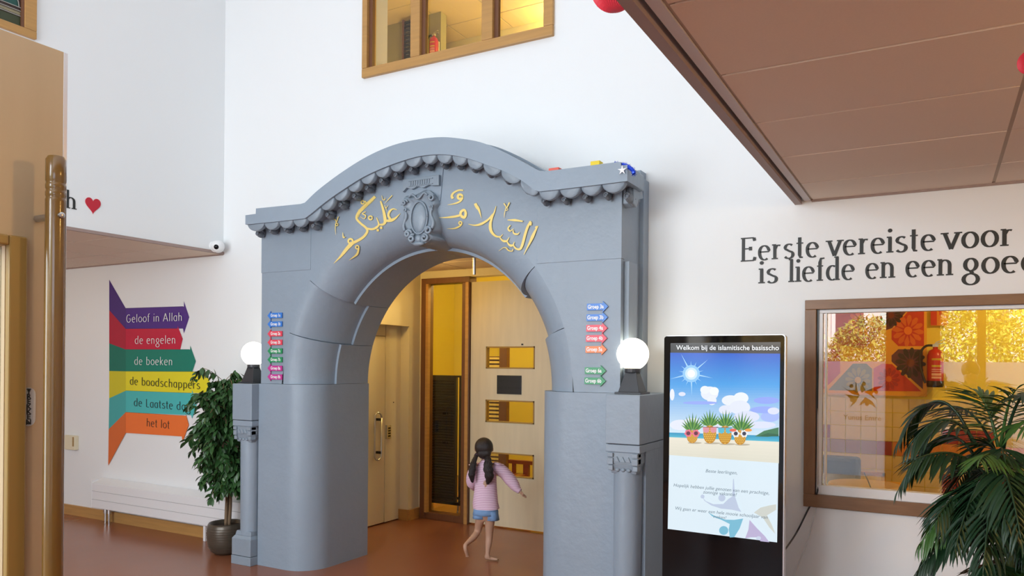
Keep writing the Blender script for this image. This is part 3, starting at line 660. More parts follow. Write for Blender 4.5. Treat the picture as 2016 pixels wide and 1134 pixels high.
q.build('oval_boss', M['stone2'], c_, smooth=True)
q = MB()
def spiral(x, z, R, s_=1, ph=0): q.tube([(x+s_*R*(1-k/22)*math.cos(ph+k*.5), 4.375-.001*k, z+R*(1-k/22)*math.sin(ph+k*.5)) for k in range(18)], R*.32, 7)
spiral(kx-.118, kz+.11, .024); spiral(kx+.115, kz+.12, .026, -1); spiral(kx-.11, kz+.06, .016, 1, 2); spiral(kx+.11, kz+.06, .016, -1, 2)
spiral(kx-.085, kz-.115, .03); spiral(kx+.09, kz-.105, .03, -1); spiral(kx-.05, kz-.15, .03, 1, 1); spiral(kx+.06, kz-.155, .03, -1, 1)
q.ball((kx, 4.385, kz-.155), (.03, .02, .028), 10, 7).ball((kx, 4.385, kz-.19), (.05, .02, .015), 10, 7)
q.tube([(kx-.08+.16*t_, 4.372, kz+.145+.018*math.sin(t_*9.42)) for t_ in [i/16 for i in range(17)]], .007, 6)
for s_ in (-1, 1): q.tube([(kx+s_*(.118+.012*math.sin(t_*6.28)), 4.378, kz-.09+.14*t_) for t_ in [i/12 for i in range(13)]], .011, 7)
q.build('scrollwork', M['stone2'], c_, smooth=True)
tb = [(kx-.155, 2.975), (kx+.16, 2.975), (kx+.16, 2.90)]+[(kx+.10-.22*t_, 2.905+.008*math.sin(t_*14)) for t_ in [i/10 for i in range(11)]]+[(kx-.155, 2.885)]
t_ = MB().prism(tb, 4.395, AY+.02).build('tablet', M['stone2'], arch, recalc=True, bevel=.003)
q = MB()
for i in range(9): q.box(kx-.085+.02*i, kx-.078+.02*i, 4.389, 4.396, 2.918, 2.955)
q.box(kx-.10, kx+.11, 4.389, 4.396, 2.915, 2.921).box(kx-.10, kx+.11, 4.389, 4.396, 2.953, 2.958).build('tablet_relief', M['stone2'], t_)
# pedestals with little columns
def pedestal(x0, x1, y0, lab):
    xc = (x0+x1)/2; p = MB().box(x0, x1, y0, FY+.0, 1.18, 1.475).box(x0+.0, x1-.0, y0+.004, FY, 1.13, 1.176).build('pedestal', M['stone'], arch, bevel=.004)
    c = MB().box(x0+.012, x1-.012, y0+.012, y0+.2, 1.06, 1.13)
    c.frustum(x0+.03, x1-.03, y0+.03, y0+.19, 1.0, x0+.014, x1-.014, y0+.014, y0+.2, 1.06)
    for xx in (x0+.012, x1-.05): c.box(xx, xx+.038, y0-.002, y0+.06, 1.10, 1.125).box(xx, xx+.038, y0+.0, y0+.06, 1.055, 1.094).box(xx+.006, xx+.036, y0+.004, y0+.06, 1.02, 1.05)
    w_ = (x1-x0-.11)/3
    for i in range(3):
        a = x0+.055+i*w_; c.prism([(a, 1.07), (a+w_*.5, 1.105), (a+w_, 1.07)], y0+.004, y0+.02)
        c.ball((a+w_/2, y0+.02, 1.022), (w_*.45, .012, .012), 8, 5)
    c.build('capital', M['stone2'], p, bevel=.003)
    MB().lathe([(.082, .20), (.085, .5), (.088, 1.02)], (xc, y0+.105, 0), 28).build('column', M['stone'], p, smooth=40)
    b = MB().box(x0+.0, x1-.0, y0, y0+.3, 0, .07).box(x0+.003, x1-.003, y0+.003, y0+.3, .074, .21)
    b.frustum(x0+.003, x1-.003, y0+.003, y0+.3, .21, x0+.022, x1-.022, y0+.022, y0+.26, .235).frustum(x0+.022, x1-.022, y0+.022, y0+.26, .235, x0+.03, x1-.03, y0+.03, y0+.25, .27)
    b.build('base_block', M['stone2'], p, bevel=.003)
    MB().box(x0+.02, x1-.005, y0+.13, FY, 0, 1.13).build('backing', M['stone'], p)
pedestal(-5.055, -4.832, 4.345, 'left'); pedestal(-1.752, -1.534, 4.30, 'right')
# ---- gold calligraphy laid on the curved face
def on_arch(u, v):
    Y = AY
    for _ in range(8): p = onY(u, v, Y); Y = surfY(p.x, p.z)
    p = onY(u, v, Y-.004); return p
def calli(name, label, strokes, ox, oy, sc):
    m = MB()
    for k, (P, w0, w1, w2) in enumerate(strokes):
        C = catmull([(x, y, 0) for x, y in P], 6); n = len(C)
        ws = [1.15*(w0+(w1-w0)*(2*i/(n-1))) if i < n/2 else 1.15*(w1+(w2-w1)*(2*i/(n-1)-1)) for i in range(n)]
        L, R = stroke_poly([Vector((c.x, c.y)) for c in C], ws); base = len(m.v); lift = .0004*k
        for a, b in zip(L, R):
            for q in (a, (a+b)/2, b):
                p = on_arch(ox+q.x/sc, oy+q.y/sc); m.v.append((p.x, p.y-lift, p.z))
        for i in range(n-1):
            for j in (0, 1): m.f.append((base+3*i+j, base+3*i+3+j, base+3*i+4+j, base+3*i+1+j)); m.c.append((1, 1, 1))
    o = m.build(name, M['gold'], arch, label=label)
    import bmesh
    bm = bmesh.new(); bm.from_mesh(o.data); bmesh.ops.recalc_face_normals(bm, faces=bm.faces); bm.to_mesh(o.data); bm.free()
def loop(x, y, r, a0=0, a1=370, n=12): return [(x+r*math.cos(math.radians(a0+(a1-a0)*i/n)), y+r*math.sin(math.radians(a0+(a1-a0)*i/n))) for i in range(n+1)]
calli('calligraphy', 'gold calligraphy left of the cartouche', [
 ([(533, 308), (480, 355), (400, 425), (350, 485), (335, 540), (375, 590), (435, 640), (448, 680), (410, 735), (350, 775), (285, 805)], 26, 20, 26),
 ([(520, 345), (440, 415), (375, 480), (352, 530)], 3, 8, 5),
 ([(290, 800), (230, 865), (165, 945), (92, 1020)], 38, 28, 2), (loop(272, 782, 24), 16, 18, 16),
 ([(440, 645), (500, 655), (550, 635), (572, 600), (548, 530)], 16, 22, 8),
 ([(570, 605), (615, 605), (640, 575), (632, 500), (612, 420), (592, 355)], 14, 30, 14),
 ([(632, 560), (680, 565), (740, 545), (802, 488)], 16, 30, 3), ([(768, 450), (725, 440), (690, 465), (676, 510), (700, 555)], 4, 20, 22),
 (loop(403, 370, 17), 11, 12, 11), ([(428, 355), (440, 385), (405, 420), (352, 455)], 10, 12, 2),
 ([(588, 640), (612, 640)], 22, 24, 22), ([(552, 668), (576, 664)], 22, 24, 22), (loop(487, 535, 19), 12, 13, 12),
 ([(437, 470), (402, 490), (436, 512), (420, 545), (375, 520)], 8, 11, 3),
 ([(718, 297), (680, 338), (635, 386)], 8, 7, 2), ([(608, 298), (618, 340), (640, 342), (642, 320)], 4, 9, 3),
 ([(640, 402), (652, 430), (676, 402)], 5, 8, 3), ([(655, 428), (657, 455)], 7, 6, 4),
 ([(93, 538), (118, 560), (128, 580), (148, 522)], 8, 7, 8), (loop(130, 606, 13), 8, 8, 8), ([(126, 580), (116, 640), (121, 716)], 7, 7, 2),
 ([(195, 690), (202, 742), (222, 738)], 3, 14, 6), (loop(350, 848, 17), 11, 12, 11), ([(366, 858), (345, 925), (262, 987)], 16, 20, 2)], 640, 330, 5.4)
calli('calligraphy', 'gold calligraphy right of the cartouche', [
 ([(328, 155), (270, 155), (210, 185), (185, 225), (200, 258)], 14, 20, 30), (loop(288, 235, 28), 24, 26, 24), ([(322, 250), (285, 295), (215, 322), (132, 336)], 20, 18, 3),
 ([(28, 496), (130, 492), (230, 480), (300, 462)], 3, 22, 26), ([(295, 470), (300, 425), (340, 400), (360, 440), (345, 492), (300, 475)], 28, 26, 30),
 (loop(294, 562, 18), 13, 14, 13), ([(312, 572), (280, 605), (215, 630), (125, 632)], 16, 18, 2),
 ([(478, 318), (495, 355), (525, 400), (556, 502)], 30, 34, 3),
 ([(738, 352), (718, 420), (685, 500), (665, 590), (680, 670), (735, 725), (790, 730), (822, 700)], 6, 34, 4),
 ([(700, 450), (640, 520), (550, 575), (470, 590), (395, 575)], 16, 26, 4),
 ([(780, 735), (820, 780), (870, 785), (902, 738)], 10, 26, 4), ([(872, 790), (905, 835), (945, 838), (968, 792)], 12, 26, 4),
 ([(945, 830), (985, 878), (1035, 885), (1065, 830), (1100, 700), (1135, 600), (1172, 545)], 14, 28, 26), ([(1160, 540), (1172, 595)], 22, 30, 10),
 ([(1258, 598), (1215, 680), (1160, 800), (1082, 955)], 12, 34, 4), ([(1225, 622), (1255, 600)], 14, 20, 6),
 ([(882, 525), (975, 528), (1072, 542)], 8, 26, 14),
 ([(918, 590), (890, 630), (915, 662), (958, 630)], 10, 20, 4), ([(950, 650), (962, 692), (1010, 700), (1032, 672)], 10, 20, 4),
 ([(838, 318), (862, 355), (872, 378), (908, 308)], 14, 9, 16), (loop(872, 393, 14), 7, 8, 7), ([(858, 400), (846, 450), (843, 500)], 8, 8, 2),
 ([(775, 910), (830, 872), (868, 872), (895, 902), (940, 912), (952, 885)], 3, 14, 8)], 860, 350, 6.3)
# ------------------------------------------------------------------ little group signs
def gsign(u0, u1, vc, left, col, txt, label, grp):
    p0, p1 = onY(u0, vc, AY-.012), onY(u1, vc, AY-.012); zc = (p0.z+p1.z)/2; L_ = p1.x-p0.x; h = .021
    x0 = p0.x; hd = .033
    if not left: P = [(0, -h), (L_-hd, -h), (L_-hd-.004, -h-.014), (L_, 0), (L_-hd-.004, h+.014), (L_-hd, h), (0, h)]
    else: P = [(0, 0), (hd+.004, -h-.014), (hd, -h), (L_, -h), (L_, h), (hd, h), (hd+.004, h+.014)]
    o = MB().prism([(x0+a, zc+b) for a, b in P], AY-.012, AY-.0045).build('direction_sign', mat('sign_'+txt.replace(' ', '_'), col, .35), None, recalc=True)
    tag(o, label, 'sign', grp); ORG[o.name] = Vector((0, 0, 0))
    m = MB(); type_on(m, txt, .034, lambda x, y: (x0+L_*(.56 if left else .42)+x*.82, AY-.0128, zc+y), bold=.001); m.build('sign_lettering', M['white'], o)
SB, SR, SG, SP, SO = lin(62, 128, 215), lin(235, 75, 95), lin(45, 150, 95), lin(200, 60, 150), lin(245, 130, 60)
for i, (v, c, n, q) in enumerate([(621, SB, 'Groep 1a', 'upper blue'), (638, SB, 'Groep 1b', 'lower blue'), (657, SR, 'Groep 2a', 'upper red'), (674, SR, 'Groep 2b', 'lower red'), (691, SG, 'Groep 7a', 'upper green'), (708, SG, 'Groep 7b', 'lower green'), (725, SP, 'Groep 8a', 'upper pink'), (742, SP, 'Groep 8b', 'lower pink')]):
    gsign(526.5, 555, v, True, c, n, f'{q} arrow sign pointing left on the left side of the arch', 'group arrows on the left side of the arch')
for i, (v, c, n, q) in enumerate([(604, SB, 'Groep 3a', 'upper blue'), (625, SB, 'Groep 3b', 'lower blue'), (646, SR, 'Groep 4a', 'upper red'), (666, SR, 'Groep 4b', 'lower red'), (688, SO, 'Groep 5a', 'only orange'), (730, SG, 'Groep 6a', 'upper green'), (750, SG, 'Groep 6b', 'lower green')]):
    gsign(1155.5-(v-604)/30, 1197-(v-604)/30, v, False, c, n, f'{q} arrow sign pointing right on the right side of the arch', 'group arrows on the right side of the arch')
# ------------------------------------------------------------------ globe lamps
def globe(x, y, label, e):
    t = thing('globe_lamp', label, 'lamp', (x, y, 1.475), 'opal globe lamps on the pedestals')
    MB().frustum(x-.085, x+.085, y-.085, y+.085, 1.475, x-.085, x+.085, y-.085, y+.085, 1.488).frustum(x-.068, x+.068, y-.068, y+.068, 1.488, x-.034, x+.034, y-.034, y+.034, 1.615).lathe([(.047, 1.605), (.05, 1.61), (.05, 1.632), (.044, 1.64)], (x, y, 0), 20).build('lamp_base', mat('dark_slate_lamp_base', (.03, .032, .04), .4), t, bevel=.002)
    MB().ball((x, y, 1.722), .1, 32, 20).build('globe', M['bulb'], t, smooth=True)
    return t
globe(-1.648, 4.48, 'lit globe lamp on the right pedestal beside the screen', 10)
globe(-4.985, 4.50, 'lit globe lamp on the left pedestal above the ficus', 10)
# ------------------------------------------------------------------ lettering on walls
q = thing('wall_lettering', 'large black serif wall quote of two lines over the walnut window', 'lettering', (-.3, FY, 2.2))
for t_, u0, u1 in [('Eerste', 1457, 1613), ('vereiste', 1630, 1843), ('voor', 1857, 1996), ('is', 1494, 1533), ('liefde', 1553, 1684), ('en', 1704, 1763), ('een', 1783, 1877), ('goed', 1894, 2049)]:
    z0 = 2.313 if t_ in ('Eerste', 'vereiste', 'voor') else 2.165
    a, b = onY(u0, 500, FY).x, onY(u1, 500, FY).x
    word(t_, a, b, z0-(.004 if z0 > 2.2 else .0), .088, FY-.001, .21, .085, True, .07, M['ink'], q)
h_ = tag(MB().build('x', M['ink']) if False else thing('wall_letter', 'black serif letter h on the left upper wall before the heart', 'lettering', (LX, 3.43, 2.8)))
m = glyph_mesh('h', lambda x, y: (x, y), .2, .085, True)
hm = MB(); xx = [p[0] for p in m.v]
y0_, y1_ = 3.385, 3.47; zb0 = onX(145, 412, LX).z
hm.v = [(LX+.002-(p[1])*1.0, y0_+(y1_-y0_)*p[0]/.86, zb0+p[2]*.088) for p in m.v]; hm.f = m.f; hm.c = m.c
hm.build('letter', M['ink'], h_, recalc=True)
hy0, hy1, hzt, hzb = 3.54, 3.66, 2.92, 2.795
P = []
for i in range(40):
    t_ = 2*math.pi*i/40; x = 16*math.sin(t_)**3; y = 13*math.cos(t_)-5*math.cos(2*t_)-2*math.cos(3*t_)-math.cos(4*t_); P.append((3.60+x/32*.125, 2.862+(y+2.5)/29*.125))
o = MB().prismx(P, LX, LX+.004).build('heart_decal', M['red'], None, recalc=True); tag(o, 'small red heart on the left upper wall after the letter', 'heart')
# ------------------------------------------------------------------ arrow mural
def C7(x, y): return (200+x/2.835, 540+y/2.835)
ar = thing('arrow_mural', 'fan of six coloured painted arrows with white and black writing on the wall', 'mural', (-6.8, FY, 1.5))
cols = [lin(78, 40, 135), lin(200, 22, 62), lin(0, 128, 108), lin(235, 222, 35), lin(75, 190, 190), lin(245, 120, 48)]
left = [[(43, 30), (135, 190), (135, 305), (43, 200)], [(43, 200), (135, 305), (135, 420), (43, 385)], [(43, 385), (135, 420), (135, 542), (43, 540)], [(43, 540), (135, 542), (135, 650), (43, 692)], [(43, 692), (135, 650), (135, 770), (40, 865)], [(40, 865), (135, 770), (135, 885), (37, 1068)]]
right = [[(135, 190), (460, 180), (460, 150), (490, 240), (460, 330), (455, 303), (135, 305)], [(135, 305), (425, 303), (425, 288), (453, 360), (438, 425), (437, 422), (135, 420)], [(135, 420), (495, 420), (495, 398), (526, 485), (495, 578), (490, 546), (135, 542)],
         [(135, 542), (570, 544), (570, 523), (604, 600), (578, 690), (570, 664), (135, 650)], [(135, 650), (505, 664), (505, 645), (532, 720), (505, 805), (500, 786), (135, 770)], [(135, 770), (470, 790), (470, 778), (487, 840), (452, 937), (448, 905), (135, 885)]]
names = ['Geloof in Allah', 'de engelen', 'de boeken', 'de boodschappers', 'de Laatste dag', 'het lot']
tx = [(250, 361, 635, 0), (267, 348, 677, 0), (266, 342, 718, 0), (257, 396, 757, .01), (265, 377, 799, .015), (290, 336, 839, .02)]
sh = lin(40, 35, 50)
for i in range(6):
    c = cols[i]; dk = tuple(x*.78 for x in c)
    p = Print(FY-.0012*i-.001); 
    if i in (1, 3, 4, 5) or True: p.line([C7(*right[i][0]), C7(right[i][1][0]-6, right[i][1][1])], .9, sh)
    p.poly([C7(*q_) for q_ in left[i]], dk); p.poly([C7(*q_) for q_ in right[i]], c)
    p.line([C7(135, right[i][0][1]), C7(135, right[i][-1][1])], .6, dk)
    a_ = p.m.build('arrow', M['print'], ar, colors=True)
    u0, u1, vb, sl = tx[i]; A0, A1 = onY(u0, vb, FY), onY(u1, vb, FY)
    word(names[i], A0.x, A1.x, A0.z, .052, FY-.0096, .12, .10, False, .08, M['white'] if i < 3 else M['ink'], a_, slope=-.02 if i > 2 else 0)
# ------------------------------------------------------------------ radiator, camera, socket
rd = thing('radiator', 'long white low wall convector under the arrow mural', 'radiator', (-6.6, 4.72, 0))
ry = 4.72
MB().box(-7.56, -5.30, ry, 4.80, .15, .40).build('body', M['whitemetal'], rd, bevel=.006)
MB().box(-7.565, -7.555, ry-.002, 4.84, .145, .435).box(-5.31, -5.30, ry-.002, 4.84, .145, .435).build('end_cap', M['whitemetal'], rd, bevel=.003)
MB().add([(-7.56, ry, .403), (-5.3, ry, .403), (-5.3, 4.84, .44), (-7.56, 4.84, .44), (-7.56, ry, .398), (-5.3, ry, .398), (-5.3, 4.84, .42), (-7.56, 4.84, .42)], [(0, 1, 2, 3), (4, 7, 6, 5), (0, 4, 5, 1), (1, 5, 6, 2), (2, 6, 7, 3), (3, 7, 4, 0)]).build('top_grille', M['white'], rd)
for z_ in (.235, .32): MB().box(-7.55, -5.31, ry-.0025, ry, z_, z_+.004).build('panel_seam', mat('seam_grey', (.45, .45, .45), .6), rd)
for x in (-7.40, -7.34): MB().lathe([(.012, 0), (.012, .15)], (x, 4.77, 0), 10).lathe([(.02, .10), (.02, .15)], (x, 4.77, 0), 10).build('valve_pipe', M['steel'], rd, smooth=40)
for x in (-5.9,): MB().box(x, x+.03, 4.75, 4.8, 0, .15).build('foot', M['whitemetal'], rd)
sc_ = thing('security_camera', 'white dome security camera on the corner above the soffit', 'camera', (-5.70, 4.76, 2.70))
cp = onY(432, 485, 4.74)
MB().lathe([(.05, 0), (.05, .015), (.04, .02)], (LX, cp.y, cp.z), 20, axis='x').build('mount', M['white'], sc_, smooth=40)
dv = (Vector((0, 0, 1.65))-cp).normalized()
MB().ball((cp.x-.02, cp.y, cp.z), .058, 24, 16).build('dome', M['white'], sc_, smooth=True)
lp = cp+Vector((-.02, 0, 0))+Vector((.55, -.80, -.22)).normalized()*.040
MB().ball(lp, .026, 16, 10).build('lens', M['gloss'], sc_, smooth=True)
bx = onY(134, 872, FY-.02)
bo = thing('junction_box', 'small beige wall box left of the arrow mural', 'box', (-8.1, FY, .75))
MB().box(-8.20, -8.0, FY-.05, FY, .70, .85).build('case', M['cream'], bo, bevel=.006); MB().box(-8.03, -8.005, FY-.052, FY-.04, .74, .84).build('cover_edge', M['brass'], bo)
rp = onY(934, 508, 5.3)
ro = tag(MB().lathe([(.012, 2.385), (.013, 2.39), (.013, 2.60), (.03, 2.63), (.03, 2.64)], (rp.x, 5.3, 0), 16).build('hanging_rod', M['steel'], None, smooth=40), 'short grey metal rod hanging from the corridor ceiling in the arch', 'rod')
# ------------------------------------------------------------------ kiosk
KY = 4.20; kx0, kx1, kh = -1.357, -.70, 1.822
ki = thing('display_kiosk', 'tall black freestanding display totem beside the right pedestal', 'kiosk', (-1.03, KY+.04, 0))
def rrect(x0, x1, z0, z1, r, n=5):
    P = []
    for cx, cz, a in ((x1-r, z1-r, 0), (x0+r, z1-r, 90), (x0+r, z0+r, 180), (x1-r, z0+r, 270)): P += [(cx+r*math.cos(math.radians(a+90*i/n)), cz+r*math.sin(math.radians(a+90*i/n))) for i in range(n+1)]
    return P
MB().prism(rrect(kx0+.004, kx1, .03, kh, .018), KY+.006, KY+.06).build('housing', M['alu'], ki, recalc=True, smooth=35)
MB().prism(rrect(kx0, kx1-.006, .03, kh-.003, .015), KY, KY+.006).build('glass_front', M['gloss'], ki, recalc=True, smooth=35)
MB().box(kx0-.02, kx1+.02, KY-.14, KY+.20, 0, .03).build('floor_plate', M['black'], ki, bevel=.005)
KS = KY-.0006
p = Print(KS, step=.00025); at = lambda u, v: (u, v)
s = 4.3625
def K(x, y): return (1310+x/s, 660+y/s)
def grad(pts, v0, v1, c0, c1, n=24):    # horizontal bands of a printed sky between two picture heights
    (xa, xb) = pts
    p.k += 1
    for i in range(n):
        t0, t1 = i/n, (i+1)/n; c = tuple(c0[j]+(c1[j]-c0[j])*(i+.5)/n for j in range(3))
        p.poly([(xa(t0)[0], xa(t0)[1]), (xb(t0)[0], xb(t0)[1]), (xb(t1)[0], xb(t1)[1]), (xa(t1)[0], xa(t1)[1])], c, False)
le = lambda y0, y1: (lambda t: K(44-(y0+(y1-y0)*t)*.0115, (y0+(y1-y0)*t)))
ri = lambda y0, y1, dy0=0, dy1=0: (lambda t: K(988-(y0+(y1-y0)*t)*.012, (y0+dy0+(y1+dy1-y0-dy0)*t)))
# header bar
p.poly([K(44, 68), K(990, 58), K(988, 158), K(44, 150)], lin(42, 44, 48))
grad((le(150, 430), ri(158, 430)), 0, 0, lin(28, 92, 205), lin(80, 165, 235), 20)
grad((le(430, 840), ri(430, 870)), 0, 0, lin(80, 165, 235), lin(215, 235, 248), 20)
grad((le(835, 880), ri(865, 920)), 0, 0, lin(45, 150, 195), lin(90, 190, 215), 5)
grad((le(875, 1030), ri(915, 1100)), 0, 0, lin(238, 232, 215), lin(225, 222, 205), 6)
def b2(y): return 660+y/s
scr_bot = [(1310+(22)/4.646, 890+702/4.646), (1310+1022/4.646, 890+826/4.646)]
scr_mid = [K(33, 1028), K(972, 1098)]
p.poly([scr_mid[0], scr_mid[1], scr_bot[1], scr_bot[0]], lin(222, 238, 248))
# sky details
for cx, cy, rx, ry_, c in [(380, 500, 75, 60, 235), (340, 470, 40, 35, 240), (420, 480, 40, 35, 245), (400, 560, 40, 40, 238), (560, 560, 75, 45, 238), (650, 540, 65, 50, 240), (520, 640, 60, 40, 230), (640, 620, 90, 60, 232), (700, 700, 110, 50, 225), (60, 510, 35, 50, 235), (145, 505, 30, 18, 225), (130, 770, 90, 45, 232), (230, 740, 70, 30, 228), (870, 560, 110, 30, 185), (900, 700, 80, 45, 205), (850, 640, 120, 30, 190), (930, 650, 50, 30, 225), (300, 580, 150, 14, 190), (820, 770, 130, 30, 225), (450, 760, 120, 40, 228)]:
    u_, v_ = K(cx, cy)
    if u_+rx/s > K(985, 0)[0]-1: rx = max(5, (K(975, 0)[0]-u_)*s)
    if cx-rx < 40: rx = cx-40
    p.ell(u_, v_, rx/s, ry_/s, (lin(c-35, c-15, 250) if c < 215 else lin(c, c+5, 250)), 22)
for i in range(14):
    a = i*math.pi/7+.2; L_ = 190 if i % 3 == 0 else 110; p.poly([K(225+10*math.cos(a+1.57), 330+10*math.sin(a+1.57)), K(225+L_*math.cos(a), 330+L_*math.sin(a)), K(225-10*math.cos(a+1.57), 330-10*math.sin(a+1.57))], lin(170, 215, 250), i == 0)
u_, v_ = K(225, 330); p.ell(u_, v_, 17, 17, lin(150, 205, 250)); p.ell(u_, v_, 12, 12, lin(210, 235, 252)); p.ell(u_, v_, 7.5, 7.5, (1, 1, 1))
p.poly([K(770, 868), K(850, 820), K(975, 790), K(975, 862), K(880, 872)], lin(70, 125, 85)); p.poly([K(800, 868), K(880, 840), K(975, 850), K(975, 868)], lin(50, 100, 70))
# pineapples
def pineapple(cx, cy, rx, ry_, ct, lean, frame, lens, kind):
    random.seed(int(cx)); G1, G2 = lin(60, 120, 60), lin(110, 160, 70)
    p.ell(*K(cx+20, cy+ry_-2), (rx+14)/s, 8/s, lin(190, 180, 160))
    for i in (0, 10, 1, 9, 2, 8, 3, 7, 4, 6, 5):
        a = math.radians(-90+(i-5)*11.5); L_ = (ct)*(1-.075*abs(i-5)); bx_, by_ = cx+lean*.3+(i-5)*3, cy-ry_+10
        ex, ey = bx_+L_*math.cos(a)+lean*.6, by_+L_*math.sin(a); nx, ny = -math.sin(a)*10, math.cos(a)*10; mx, my = bx_+(ex-bx_)*.4, by_+(ey-by_)*.4
        p.poly([K(bx_, by_), K(mx+nx, my+ny), K(ex, ey), K(mx-nx, my-ny)], G1 if i % 2 else G2, True)
    p.ell(*K(cx, cy), rx/s, ry_/s, lin(200, 140, 40), 24)
    p.k += 1
    for j in range(-4, 5):
        for i in range(-3, 4):
            x = cx+i*rx*.3+(j % 2)*rx*.15; y = cy+j*ry_*.22
            if ((x-cx)/rx)**2+((y-cy)/ry_)**2 < .85: p.poly([K(x-rx*.11, y), K(x, y-ry_*.09), K(x+rx*.11, y), K(x, y+ry_*.09)], lin(240, 200, 90), False)
    gy = cy-ry_*.52
    if kind == 'round':
        for q_ in (-1, 1):
            for aa in range(6): p.ell(*K(cx+q_*rx*.72+22*math.cos(aa), gy+22*math.sin(aa)), 12/s, 12/s, frame, 10, aa == 0)
            p.ell(*K(cx+q_*rx*.72, gy), 27/s, 27/s, frame); p.ell(*K(cx+q_*rx*.72, gy), 17/s, 17/s, lens)
    elif kind == 'flat':
        for q_ in (-1, 1): p.poly([K(cx+q_*4, gy-18), K(cx+q_*rx*1.05, gy-22), K(cx+q_*rx*1.0, gy+18), K(cx+q_*rx*.5, gy+30), K(cx+q_*8, gy+18)], lens)
        p.line([K(cx-rx*1.3, gy-22), K(cx+rx*1.3, gy-22)], .9, frame)
pineapple(235, 870, 46, 56, 165, 5, lin(235, 120, 140), lin(110, 50, 70), 'round')
pineapple(388, 850, 56, 78, 150, 0, lin(110, 60, 60), lin(225, 150, 160), 'flat')
pineapple(520, 855, 56, 80, 150, 10, lin(60, 90, 120), lin(95, 190, 215), 'flat')
pineapple(650, 875, 50, 64, 175, 25, lin(240, 240, 240), lin(60, 60, 80), 'round')
p.ell(*K(590, 812), 7, 3, lin(235, 110, 90)); p.ell(*K(722, 812), 7, 3, lin(240, 160, 70))
# pale figure emblem
T = 4.646
def K2(x, y): return (1310+x/T, 890+y/T)
e1, e2, e3, e4 = lin(192, 205, 228), lin(125, 190, 215), lin(190, 180, 215), lin(208, 212, 205)
p.poly([K2(*q_) for q_ in [(345, 395), (380, 440), (450, 470), (540, 468), (590, 420), (622, 400), (630, 240), (637, 240), (648, 400), (680, 500), (705, 540), (620, 520), (520, 510), (430, 480), (370, 440)]], e1)
p.ell(*K2(528, 412), 32/T, 32/T, e1); p.ell(*K2(352, 400), 18/T, 18/T, e1)
p.poly([K2(*q_) for q_ in [(405, 545), (470, 580), (560, 610), (640, 612), (722, 600), (690, 690), (640, 770), (600, 772), (590, 700), (600, 650), (520, 610), (440, 580)]], e2); p.ell(*K2(545, 708), 42/T, 40/T, e2)
p.poly([K2(*q_) for q_ in [(780, 612), (850, 690), (920, 760), (960, 815), (880, 806), (850, 770), (790, 770), (740, 780), (770, 700)]], e3); p.ell(*K2(862, 778), 22/T, 18/T, lin(205, 215, 235))
p.poly([K2(*q_) for q_ in [(820, 545), (880, 500), (960, 480), (1022, 470), (1022, 520), (940, 570), (985, 660), (1015, 740), (960, 680), (900, 590)]], e4)
scr = p.m.build('screen', M['screen'], ki, colors=True)
yy = p.Y-(p.k+3)*p.step
tm = MB()
def stxt(t_, ua, va, ub, vb, col, **kw):
    v, f = font_mesh(t_, 1.0, align='LEFT', **kw); w_ = max(q_[0] for q_ in v); A, B = onY(ua, va, KS), onY(ub, vb, KS); k_ = (B.x-A.x)/w_
    tm.add([(A.x+q_[0]*k_, yy, A.z+(B.z-A.z)*q_[0]/w_+q_[1]*k_) for q_ in v], f, col)
stxt('Welkom bij de islamitische basisscho', 1334.5, 685, 1535.5, 685.5, (.92, .95, 1), bold=.008)
g_ = lin(105, 125, 140)
def stx2(t_, x0, y0, x1, y1): stxt(t_, K2(x0, y0)[0], K2(x0, y0)[1], K2(x1, y1)[0], K2(x1, y1)[1], g_, shear=.25)
stx2('Beste leerlingen,', 378, 166, 668, 186); stx2('Hopelijk hebben jullie genoten van een prachtige,', 86, 295, 958, 370); stx2('zonnige vakantie!', 356, 358, 665, 384)
stx2('Wij gaan er weer een hele mooie schooljaar van', 100, 505, 945, 590); stx2('maken!', 448, 580, 570, 594)
tm.build('screen_lettering', M['screen'], scr, colors=True, kind='stuff')
# cables from the window down to the kiosk
def cable(name, P, r, m, label):
    C = catmull(P, 8); o = MB().tube(C, r, 8).build(name, m, None, smooth=True); return tag(o, label, 'cable')
w0 = onY(1608, 972, FY-.02)
cable('power_cable', [w0+Vector((0, .02, .04)), w0, onY(1590, 1005, FY-.012), onY(1570, 1045, 4.75), onY(1552, 1073, 4.5), onY(1538, 1090, 4.3), (kx1-.06, KY+.07, .62)], .005, M['black'], 'black power cable sagging from the window sill to the kiosk')
cable('data_cable', [onY(1611, 640, FY+.008), onY(1610, 800, FY+.004), onY(1608, 968, FY-.012), onY(1606, 1000, FY-.02), onY(1592, 1060, 4.78), onY(1572, 1110, 4.7), onY(1560, 1150, 4.6), onY(1556, 1250, 4.5), (-.85, 4.45, .01)], .0038, mat('grey_white_cable', (.6, .6, .6), .5), 'thin white cable hanging from the window corner to the floor')
